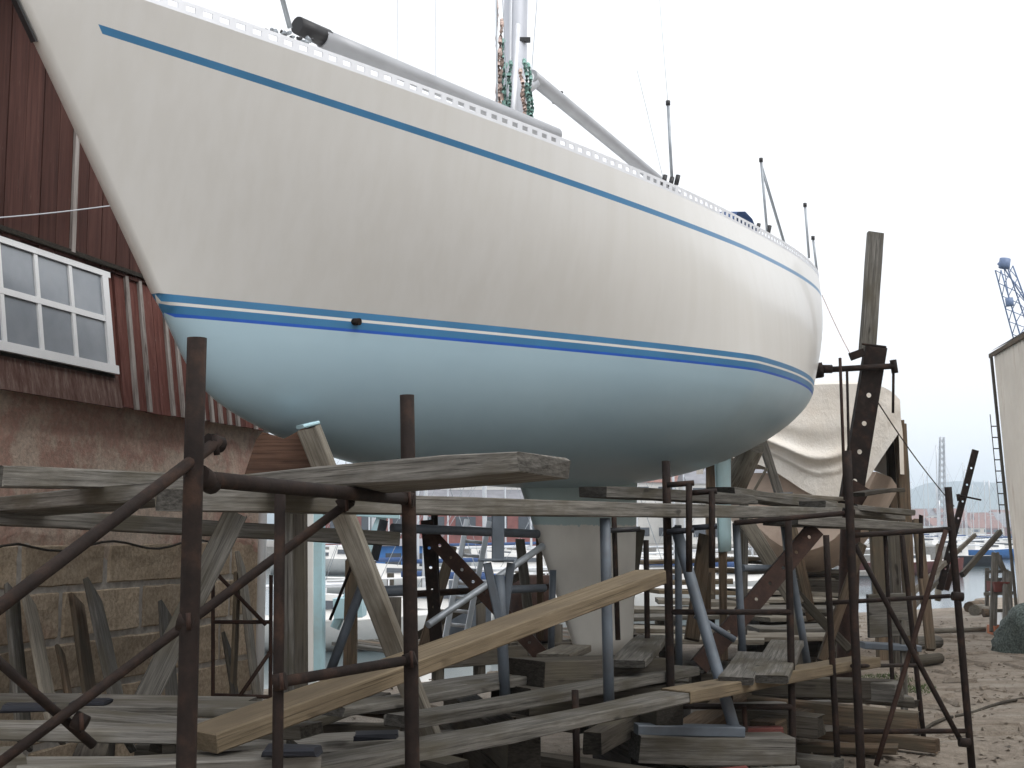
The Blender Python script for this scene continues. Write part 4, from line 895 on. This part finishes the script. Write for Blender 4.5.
bar('corner_trim', sp_(.03, -.7, .06), sp_(.03, 5.7, .06), .12, .05, M['dark_wood'], sh, up=SN); bar('eaves_board', sp_(.2, 5.68, .06), sp_(-36, 5.68, .06), .04, .10, M['brown_wood'], sh)
for i in range(8): tube('rung', sp_(.1, 2.2 + i * .26, .04), sp_(.1, 2.2 + i * .26, .20), .03, M['rust'], sh, seg=6)
for n_ in (.20,): tube('ladder_rail', sp_(.1, 2.0, n_), sp_(.1, 4.3, n_), .022, M['rust'], sh, seg=6)
# ------------------------------------------------------------------ blue crane jib over the shed
kc = thing('harbour_crane', 'blue lattice crane jib rising behind the cream shed', 'crane', (36.5, 85, -1))
def lattice(par, a, b, wid, n, mat, dia, nm='chord'):
    a, b = Vector(a), Vector(b); x = (b - a).normalized(); y = x.cross(Vector((0, 1, 0))).normalized(); z = x.cross(y)
    cs_ = [(1, 1), (-1, 1), (-1, -1), (1, -1)]
    P = lambda u_, c: a + (b - a) * u_ + (y * c[0] + z * c[1]) * wid / 2 * (1 - .45 * u_)
    for c in cs_: tube(nm, P(0, c), P(1, c), dia, mat, par, seg=6)
    for i in range(n):
        for k_ in range(4): tube('lacing', P(i / n, cs_[k_]), P((i + 1) / n, cs_[(k_ + 1) % 4]), dia * .6, mat, par, seg=5)
ja, jb = at(1052, 420, 84), at(1004, 268, 82)
lattice(kc, ja, jb, 1.5, 12, M['crane_blue'], .10); tube('mast_post', Vector((ja.x, ja.y, -1.5)), ja, 1.4, M['crane_blue'], kc, seg=10); box('cab', (-1.6, -1.5, -.5), (1.6, 1.5, 2.4), M['crane_blue'], kc, Matrix.Translation(ja))
tube('head_sheave', jb, jb + Vector((.1, 0, .6)), .7, M['crane_blue'], kc); tube('pendant', jb, ja + Vector((1.5, 0, 3)), .1, M['crane_blue'], kc, seg=5); tube('hook_block', at(1009, 298, 82), at(1010, 306, 82), .5, M['crane_blue'], kc); tube('tip_spar', at(998, 263, 82), jb, .2, M['crane_blue'], kc); tube('hook_rope', jb, at(1009, 298, 82), .06, M['crane_blue'], kc, seg=5)
lt = thing('lattice_tower', 'pale grey lattice tower far across the harbour', 'tower', at(942, 532, 300)); lattice(lt, at(942, 534, 300), at(942, 437, 300), 1.5, 16, M['tower_grey'], .3)
# ------------------------------------------------------------------ harbour: pontoon boats, buildings across the basin, far town
def sailboat(label, x, y, L, yaw, hullmat, mastH, cabin=True, cover=None, base=WZ, group='small craft afloat in the harbour'):
    o = thing('moored_boat', label, 'boat', (x, y, base), group); d = Vector((math.cos(yaw), math.sin(yaw), 0)); n = Vector((-d.y, d.x, 0)); B = L * .16
    P = lambda s, t, z: Vector((x, y, base)) + d * (s * L) + n * t + Vector((0, 0, z)); secs = []
    for s, b, h in ((-.5, .62, .95), (-.3, .92, .9), (0, 1, .9), (.25, .75, 1.0), (.42, .3, 1.12), (.5, .02, 1.2)):
        hh = h * L * .12; secs.append([P(s, -b * B, hh), P(s - .01, -b * B * .85, hh * .35), P(s - .02, 0, -.25), P(s - .01, b * B * .85, hh * .35), P(s, b * B, hh)])
    h_ = loft('hull', secs, M[hullmat], o); mk('transom', secs[0], [(0, 1, 2, 3, 4)], M[hullmat], o)
    loft('deck', [[s_[0] - Vector((0, 0, .03)), s_[4] - Vector((0, 0, .03))] for s_ in secs], M['off_white'], o)
    if cabin:
        v = []
        for s, b, h in ((-.18, .55, .09), (.2, .4, .06)):
            z0 = L * .105; v += [P(s, -b * B, z0), P(s, -b * B * .85, z0 + h * L), P(s, b * B * .85, z0 + h * L), P(s, b * B, z0)]
        mk('cabin', v, [(0, 1, 2, 3), (4, 7, 6, 5), (0, 4, 5, 1), (1, 5, 6, 2), (2, 6, 7, 3)], M['off_white'], o)
        for sgn in (-1, 1):
            zz = L * .105 + .035 * L; w_ = [P(-.12, sgn * B * .535, zz), P(.12, sgn * B * .45, zz), P(.12, sgn * B * .43, zz + .02 * L), P(-.12, sgn * B * .50, zz + .03 * L)]; mk('cabin_window', w_, [(0, 1, 2, 3)], M['dark_glass'], o)
    if mastH:
        mm = tube('mast', P(.08, 0, .1 * L), P(.07, 0, mastH), .14, M['alu'], o, seg=6); tube('boom', P(.07, 0, .22 * L), P(-.35, 0, .21 * L), .14 if not cover else .22, M['alu' if not cover else cover], o, seg=8)
        tube('spreader', P(.075, -.7, mastH * .55), P(.075, .7, mastH * .55), .06, M['alu'], mm, seg=5)
        for q in (.5, -.5): tube('stay', P(q * .98, 0, .11 * L), P(.07, 0, mastH), .025, M['galv'], o, seg=4)
    return o
def spot(px, D): p = at(px, 600, D); return p.x, D
def SB(label, px, D, *a, **k): x_, y_ = spot(px, D); return sailboat(label, x_, y_, *a, **k)
SB('white motor boat with pale blue deck edge close behind the bow trestle', 385, 24, 4.4, R(170), 'off_white', 0)
SB('white sloop with a blue sail cover seen left of the keel', 470, 50, 7.5, R(10), 'off_white', 10, True, 'blue_cloth')
SB('white sloop lying behind the ladder', 445, 40, 8.5, R(165), 'off_white', 11, True, 'blue_cloth')
SB('white sloop with tall mast beyond the keel', 545, 44, 9, R(5), 'off_white', 12, True)
SB('pale sloop seen right of the keel through the clamps', 655, 52, 9, R(170), 'off_white', 12, True, 'blue_cloth')
SB('white cruiser right of the rudder', 735, 60, 9, R(8), 'off_white', 0)
SB('white sloop moored behind the pale blue gantry', 350, 36, 8, R(12), 'off_white', 11)
rb = random.Random(21)
ORD = 'first second third fourth fifth sixth seventh eighth ninth tenth eleventh twelfth thirteenth fourteenth fifteenth sixteenth seventeenth eighteenth nineteenth twentieth twenty-first twenty-second twenty-third twenty-fourth twenty-fifth twenty-sixth'.split()
SB('red hulled fishing boat beyond the walkway end', 905, 95, 9, R(5), 'red_paint', 5)
SB('blue hulled boat off the shed corner', 988, 150, 10, R(10), 'house_blue', 9)
SB('dark hulled boat below the lattice tower', 950, 120, 9, R(172), 'navy', 6)
for i in range(26):
    px = 870 + i * 5.6 + rb.uniform(-2, 2); D = rb.uniform(170, 330)
    SB('small white sailing boat in the crowded far marina, %s from the left' % ORD[i], px, D, rb.uniform(8, 12), rb.uniform(-.3, .3) + (math.pi if rb.random() < .5 else 0), 'off_white', rb.uniform(11, 16), True, rb.choice((None, 'blue_cloth')), group='far marina sailing boats')
for i in range(16):
    px = 330 + i * 27 + rb.uniform(-8, 8); D = rb.uniform(62, 110)
    SB('small white sailing boat on the moorings under the yacht, %s from the left' % ORD[i], px, D, rb.uniform(8, 11), rb.uniform(-.3, .3), 'off_white', rb.uniform(10, 14), True, rb.choice((None, 'blue_cloth')), group='moored sailing boats under the yacht')
def pier(label, px0, D0, px1, D1, wid, z=-.9):
    o = thing('pontoon', label, 'pontoon', (*spot(px0, D0), z)); a = at(px0, 600, D0); b = at(px1, 600, D1); a.z = b.z = z; bar('deck', a, b, wid, .25, M['concrete'], o)
    for i in range(7):
        q = (i + .5) / 7; p = a + (b - a) * q; tube('pile', p + Vector((0, wid / 2 + .15, -2.5)), p + Vector((0, wid / 2 + .15, 1.2)), .22, M['dark_wood'], o, seg=8)
    tube('handrail', a + Vector((0, -wid / 2, 1.1)), b + Vector((0, -wid / 2, 1.1)), .06, M['white_paint'], o, seg=6)
    for i in range(14):
        p = a + (b - a) * (i / 13) + Vector((0, -wid / 2, 0)); tube('baluster', p + Vector((0, 0, .1)), p + Vector((0, 0, 1.1)), .05, M['white_paint'], o, seg=6)
    return o
pier('pale pontoon with white railing behind the foreground posts', 330, 38, 560, 46, 1.8); pier('long pontoon across the basin beyond the keel', 560, 70, 900, 80, 2)
def house(label, px, D, wid, dpt, h, wall, roof, base=0.0, rh=.35, nwin=4, floors=1, yaw=0.0, group=None, name='house', cat='house'):
    p = at(px, 600, D); p.z = base; o = thing(name, label, cat, p, group); Mx = Matrix.Translation(p) @ Matrix.Rotation(yaw, 4, 'Z')
    box('wall', (-wid / 2, 0, -3), (wid / 2, dpt, h), M[wall], o, Mx)
    r_ = rh * dpt; ov = .25
    sub('roof', [(-wid / 2 - ov, -ov, h - .05), (wid / 2 + ov, -ov, h - .05), (wid / 2 + ov, dpt / 2, h + r_), (-wid / 2 - ov, dpt / 2, h + r_), (wid / 2 + ov, dpt + ov, h - .05), (-wid / 2 - ov, dpt + ov, h - .05)], [(0, 1, 2, 3), (3, 2, 4, 5), (0, 3, 5), (1, 4, 2)], Mx, M[roof], o)
    for fl in range(floors):
        for i in range(nwin):
            xx = -wid / 2 + wid * (i + .5) / nwin; fh = h / floors; z0 = fl * fh + fh * .35; ww = wid / nwin * .32
            wn = box('window', (xx - ww, -.06, z0), (xx + ww, -.005, z0 + fh * .42), M['dark_glass'], o, Mx)
            if D < 140: box('sill', (xx - ww - .1, -.12, z0 - .14), (xx + ww + .1, -.065, z0 - .02), M['white_paint'], wn, Mx)
    return o
# quay across the basin and the buildings on it
qy = mk('quay', [(-70, 118, -3), (40, 118, -3), (40, 118, .2), (-70, 118, .2), (-70, 200, .2), (40, 200, .2)], [(0, 1, 2, 3), (3, 2, 5, 4)], M['concrete']); tag(qy, 'grey stone quay across the basin', kind='structure')
house('long red boarded warehouse with grey roof across the basin', 418, 125, 24, 9, 3.6, 'house_red', 'roof_grey', .2, .3, 8, 1, name='warehouse', cat='building')
house('bright blue harbour cabin on the near side of the basin', 393, 75, 4.2, 3, 2.0, 'house_blue', 'roof_grey', -1.2, .12, 3, 1, name='harbour_cabin', cat='cabin')
house('white harbour building with many windows left of the keel', 486, 128, 9, 9, 6.0, 'house_white', 'roof_grey', .2, .25, 4, 2, name='harbour_building', cat='building')
house('white block seen between keel and clamps', 655, 150, 12, 9, 7, 'house_white', 'roof_red', .2, .25, 4, 3, name='apartment_block', cat='building')
house('white block seen right of the rudder', 733, 140, 9, 9, 6.5, 'house_white', 'roof_grey', .2, .25, 4, 3, name='apartment_block', cat='building')
house('red gabled boathouse left of the keel', 535, 126, 7, 8, 3.6, 'house_red', 'roof_grey', .2, .4, 3, 1, name='boathouse', cat='building')
rh_ = random.Random(31)
for i in range(64):
    D = rh_.uniform(565, 800); px = rh_.uniform(860, 1010) if i < 40 else rh_.uniform(300, 860)
    wall = rh_.choice(('house_white', 'house_white', 'house_red', 'shed')); base = -4 + 7 * min(1, (D - 560) / 150) ** .8
    col = {'house_white': 'white', 'house_red': 'red', 'shed': 'cream'}[wall]
    rf_ = rh_.choice(('roof_red', 'roof_grey')); wd_ = rh_.uniform(9, 18)
    house('%s %s far shore house with %s roof, %s' % ('wide' if wd_ > 14 else 'narrow', col, rf_[5:], 'by the foot of the lattice tower' if 925 < px < 960 else 'right of the lattice tower' if px >= 960 else 'left of the lattice tower' if px > 850 else 'seen under the yacht left of the keel' if px < 580 else 'seen under the yacht right of the keel'), px, D, wd_, 9, rh_.uniform(4, 8), wall, rf_, base, .4, 3, 2, rh_.uniform(-.5, .5), group='houses on the far shore')
# trees on the point seen left, under the bow
def tree(label, px, D, h, sd, group=None):
    p = at(px, 600, D); p.z = 0; o = thing('tree', label, 'tree', p, group); r_ = random.Random(sd); tube('trunk', p + Vector((0, 0, -3)), p + Vector((0, 0, h * .6)), h * .06, M['brown_wood'], o, taper=.4)
    v = []; f = []
    for i in range(1400):
        a = r_.uniform(0, 6.283); zc = r_.random(); rad = h * .34 * math.sqrt(r_.random()) * (1 - .6 * abs(zc - .4)); c = p + Vector((math.cos(a) * rad, math.sin(a) * rad, h * (.25 + .75 * zc))) ; s_ = h * .035
        n = len(v)
        for _ in range(3): v.append(c + Vector((r_.uniform(-s_, s_), r_.uniform(-s_, s_), r_.uniform(-s_, s_))))
        f.append((n, n + 1, n + 2))
    mk('crown', v, f, M['grass'], o); return o
for i, px in enumerate((312, 318, 322)): tree(('dark leafy tree on the far quay seen under the bow', 'taller leafy tree on the far quay seen under the bow', 'rounded leafy tree on the far quay right of the others')[i], px, 170 + 6 * i, (6.5, 8, 6)[i], i)
# ------------------------------------------------------------------ alley clutter on the right
fk = thing('timber_rack', 'small grey timber rack with rungs at the water end of the alley', 'rack', at(992, 625, 24))
for nm, a, b, wd in (('post', (995, 553, 24), (993, 632, 23.6), .12), ('post', (987, 568, 25), (987, 606, 25), .07), ('post', (1005, 572, 24), (1006, 640, 22.6), .09), ('post', (1009, 572, 24), (1011, 640, 22.6), .08), ('raking_leg', (996, 553, 24), (1006, 575, 24), .09), ('rung', (986, 572, 24.3), (1008, 571, 24), .05), ('rung', (986, 580, 24.3), (1006, 579, 24), .05), ('shelf', (985, 594, 24), (1012, 593, 23.6), .10), ('rung', (990, 611, 24), (1012, 610, 23.6), .06)): bar(nm, at(*a), at(*b), wd, .06, M['grey_wood'], fk, up=Vector((0, -1, 0)) if 'post' in nm or 'leg' in nm else Vector((0, 0, 1)))
def crate(label, px, py, D, w_, h_, mat):
    p = at(px, py, D); p.z = p.z if 'shelf of' in label and 'red' in label else gz(p.x, p.y) + .005; o = thing('fish_crate', label, 'crate', p, 'fish crates in the alley'); Mx = Matrix.Translation(p)
    for nm, lo, hi in (('side', (-w_ / 2, 0, 0), (w_ / 2, .02, h_)), ('side', (-w_ / 2, .38, 0), (w_ / 2, .40, h_)), ('end', (-w_ / 2, .021, 0), (-w_ / 2 + .02, .379, h_)), ('end', (w_ / 2 - .02, .021, 0), (w_ / 2, .379, h_)), ('base', (-w_ / 2 + .021, .021, .01), (w_ / 2 - .021, .379, .03))): box(nm, lo, hi, M[mat], o, Mx)
    sd_ = box('rim', (-w_ / 2 - .012, -.012, h_ - .03), (w_ / 2 + .012, -.001, h_), M[mat], o, Mx)
crate('red fish crate on the shelf of the timber rack', 1002, 592, 23.7, .26, .18, 'red_paint'); crate('orange fish crate under the shelf of the timber rack', 1002, 607, 23.5, .28, .16, 'orange'); crate('white crate standing behind the timber rack', 1009, 612, 26, .3, .3, 'white_paint')
# heap of net by the shed
rn = random.Random(4); p0 = at(1040, 637, 19.5); p0.z = gz(p0.x, p0.y); v = []; f = []; nu, nv = 28, 12
for j in range(nv + 1):
    for i in range(nu):
        a = 2 * math.pi * i / nu; b = j / nv; rr = .62 * math.cos(b * math.pi / 2) ** .6 * (1 + .12 * math.sin(3 * a + b * 4) + rn.uniform(-.07, .07)); v.append(p0 + Vector((rr * math.cos(a), rr * math.sin(a), -.06 + .78 * math.sin(b * math.pi / 2) + rn.uniform(-.03, .03))))
for j in range(nv):
    for i in range(nu): f.append((j * nu + i, j * nu + (i + 1) % nu, (j + 1) * nu + (i + 1) % nu, (j + 1) * nu + i))
tag(mk('net_heap', v, f, M['green_net'], None, True), 'grey-green heap of fishing net at the right edge', 'fishing net')
for lab, a, b, d, mt in (('red-brown log lying at the shoreline', (969, 603, 33), (982, 597, 35), .28, 'brown_wood'), ('pale log lying across the shoreline', (974, 609, 30.5), (986, 600, 33), .26, 'pale_wood'), ('small dark log near the rack', (983, 610, 30), (993, 609, 30), .2, 'brown_wood'), ('white and brown pole lying across the alley', (933, 621, 24), (985, 621, 24), .10, 'pale_wood'), ('grey log left of the leaning post', (900, 640, 19), (938, 636, 19.6), .22, 'grey_wood'), ('dark log on the alley edge', (912, 655, 16.5), (940, 652, 16.8), .16, 'dark_wood')):
    p, q = at(*a), at(*b); p.z = gz(p.x, p.y) + d * .45; q.z = gz(q.x, q.y) + d * .45; tag(tube('log', p, q, d, M[mt], seg=9, taper=.85), lab, 'log')
for lab, a, b, wd, mt in (('brown raking timber behind the braced frame', (917, 520, 15), (931, 650, 14.5), .10, 'brown_wood'), ('dark upright left of the crossed braces', (893, 525, 15), (899, 665, 14.8), .11, 'dark_wood'), ('pale raking stick by the water', (905, 600, 18), (975, 535, 24), .07, 'pale_wood'), ('second pale raking stick by the water', (915, 606, 19), (955, 562, 23), .06, 'grey_wood'), ('rusty orange stake by the water edge', (946, 590, 22), (955, 560, 22), .09, 'rust_red'), ('dark raking stick behind the leaning post', (962, 575, 24), (1000, 532, 26), .10, 'dark_wood'), ('pale upright post at the water edge', (939, 545, 26), (938, 600, 25.5), .11, 'pale_wood'), ('thin grey stick among the far posts', (878, 530, 14), (890, 640, 14), .05, 'grey_wood'), ('wide brown post under the walkway end', (876, 528, 13.5), (884, 660, 13.5), .13, 'brown_wood'), ('dark hanging post stub under the walkway end', (921, 515, 11.5), (921, 578, 11.5), .035, 'rust')):
    tag(bar('timber_post', at(*a), at(*b), wd, wd * .8, M[mt], up=Vector((0, -1, 0)), rough=.003), lab, 'post')
tag(path_tube('ground_hose', [Vector((at(905 + 14 * i, 700, 10.4 + .28 * i).x, 10.4 + .28 * i, gz(at(905 + 14 * i, 700, 10.4 + .28 * i).x, 10.4 + .28 * i) + .012 + .01 * math.sin(i))) for i in range(12)], .03, M['dark_wood']), 'thin dark hose lying across the alley', 'hose')
# patch of grass by the frame
v = []; f = []; rg = random.Random(8)
for i in range(1200):
    a = rg.uniform(0, 6.283); q = math.sqrt(rg.random()); c = at(893, 672, 14.5); x_, y_ = c.x + .35 * q * math.cos(a), c.y + 1.0 * q * math.sin(a); z_ = gz(x_, y_) - .01; h_ = rg.uniform(.02, .05); dx, dy = rg.uniform(-.03, .03), rg.uniform(-.03, .03); n = len(v)
    v += [(x_ - .005, y_, z_), (x_ + .005, y_, z_), (x_ + dx, y_ + dy, z_ + h_)]; f.append((n, n + 1, n + 2))
tag(mk('grass_tuft', v, f, M['grass']), 'small patch of green grass in the alley', 'grass', kind='stuff')
# stones and wood chips scattered over the yard
v = []; f = []; 
for i in range(5200):
    y_ = rg.uniform(7.5, 30); x_ = rg.uniform(.18, .42) * y_ if i % 4 else rg.uniform(-.3, .2) * y_; s_ = rg.choice((.008, .012, .02, .03)) ; z_ = gz(x_, y_); n = len(v)
    for _ in range(4): v.append((x_ + rg.uniform(-s_, s_) * 1.6, y_ + rg.uniform(-s_, s_) * 1.6, z_ + rg.uniform(-.2, 1) * s_))
    f += [(n, n + 1, n + 2), (n, n + 1, n + 3), (n + 1, n + 2, n + 3), (n, n + 2, n + 3)]
for i in range(260):      # sticks and wood scraps
    y_ = rg.uniform(8, 30); x_ = rg.uniform(.16, .42) * y_; z_ = gz(x_, y_) + .012; an = rg.uniform(0, 3.14); L_ = rg.uniform(.06, .35); w_ = rg.uniform(.008, .03); n = len(v); ca_, sa_ = math.cos(an), math.sin(an)
    for p_ in (-L_, L_):
        for q_, zz in ((-w_, 0), (w_, 0), (0, w_ * 1.4)): v.append((x_ + p_ * ca_ - q_ * sa_, y_ + p_ * sa_ + q_ * ca_, z_ + zz - .012))
    f += [(n, n + 1, n + 4, n + 3), (n + 1, n + 2, n + 5, n + 4), (n + 2, n, n + 3, n + 5), (n, n + 2, n + 1), (n + 3, n + 4, n + 5)]
tag(mk('gravel', v, f, M['ground']), 'loose stones and wood chips scattered over the yard', 'gravel', kind='stuff')
# ------------------------------------------------------------------ the air over the harbour
hz = box('haze', (-2900, -120, -7), (2900, 3350, 128), None)
hm = bpy.data.materials.new('pale_harbour_air'); hm.use_nodes = True; ht = hm.node_tree; ht.nodes.clear()
pv = ht.nodes.new('ShaderNodeVolumePrincipled'); pv.inputs['Color'].default_value = (.80, .90, 1.0, 1); pv.inputs['Density'].default_value = .0005; pv.inputs['Anisotropy'].default_value = .2
ho = ht.nodes.new('ShaderNodeOutputMaterial'); ht.links.new(pv.outputs[0], ho.inputs['Volume']); hz.data.materials.append(hm); tag(hz, 'pale haze over the harbour', kind='stuff')
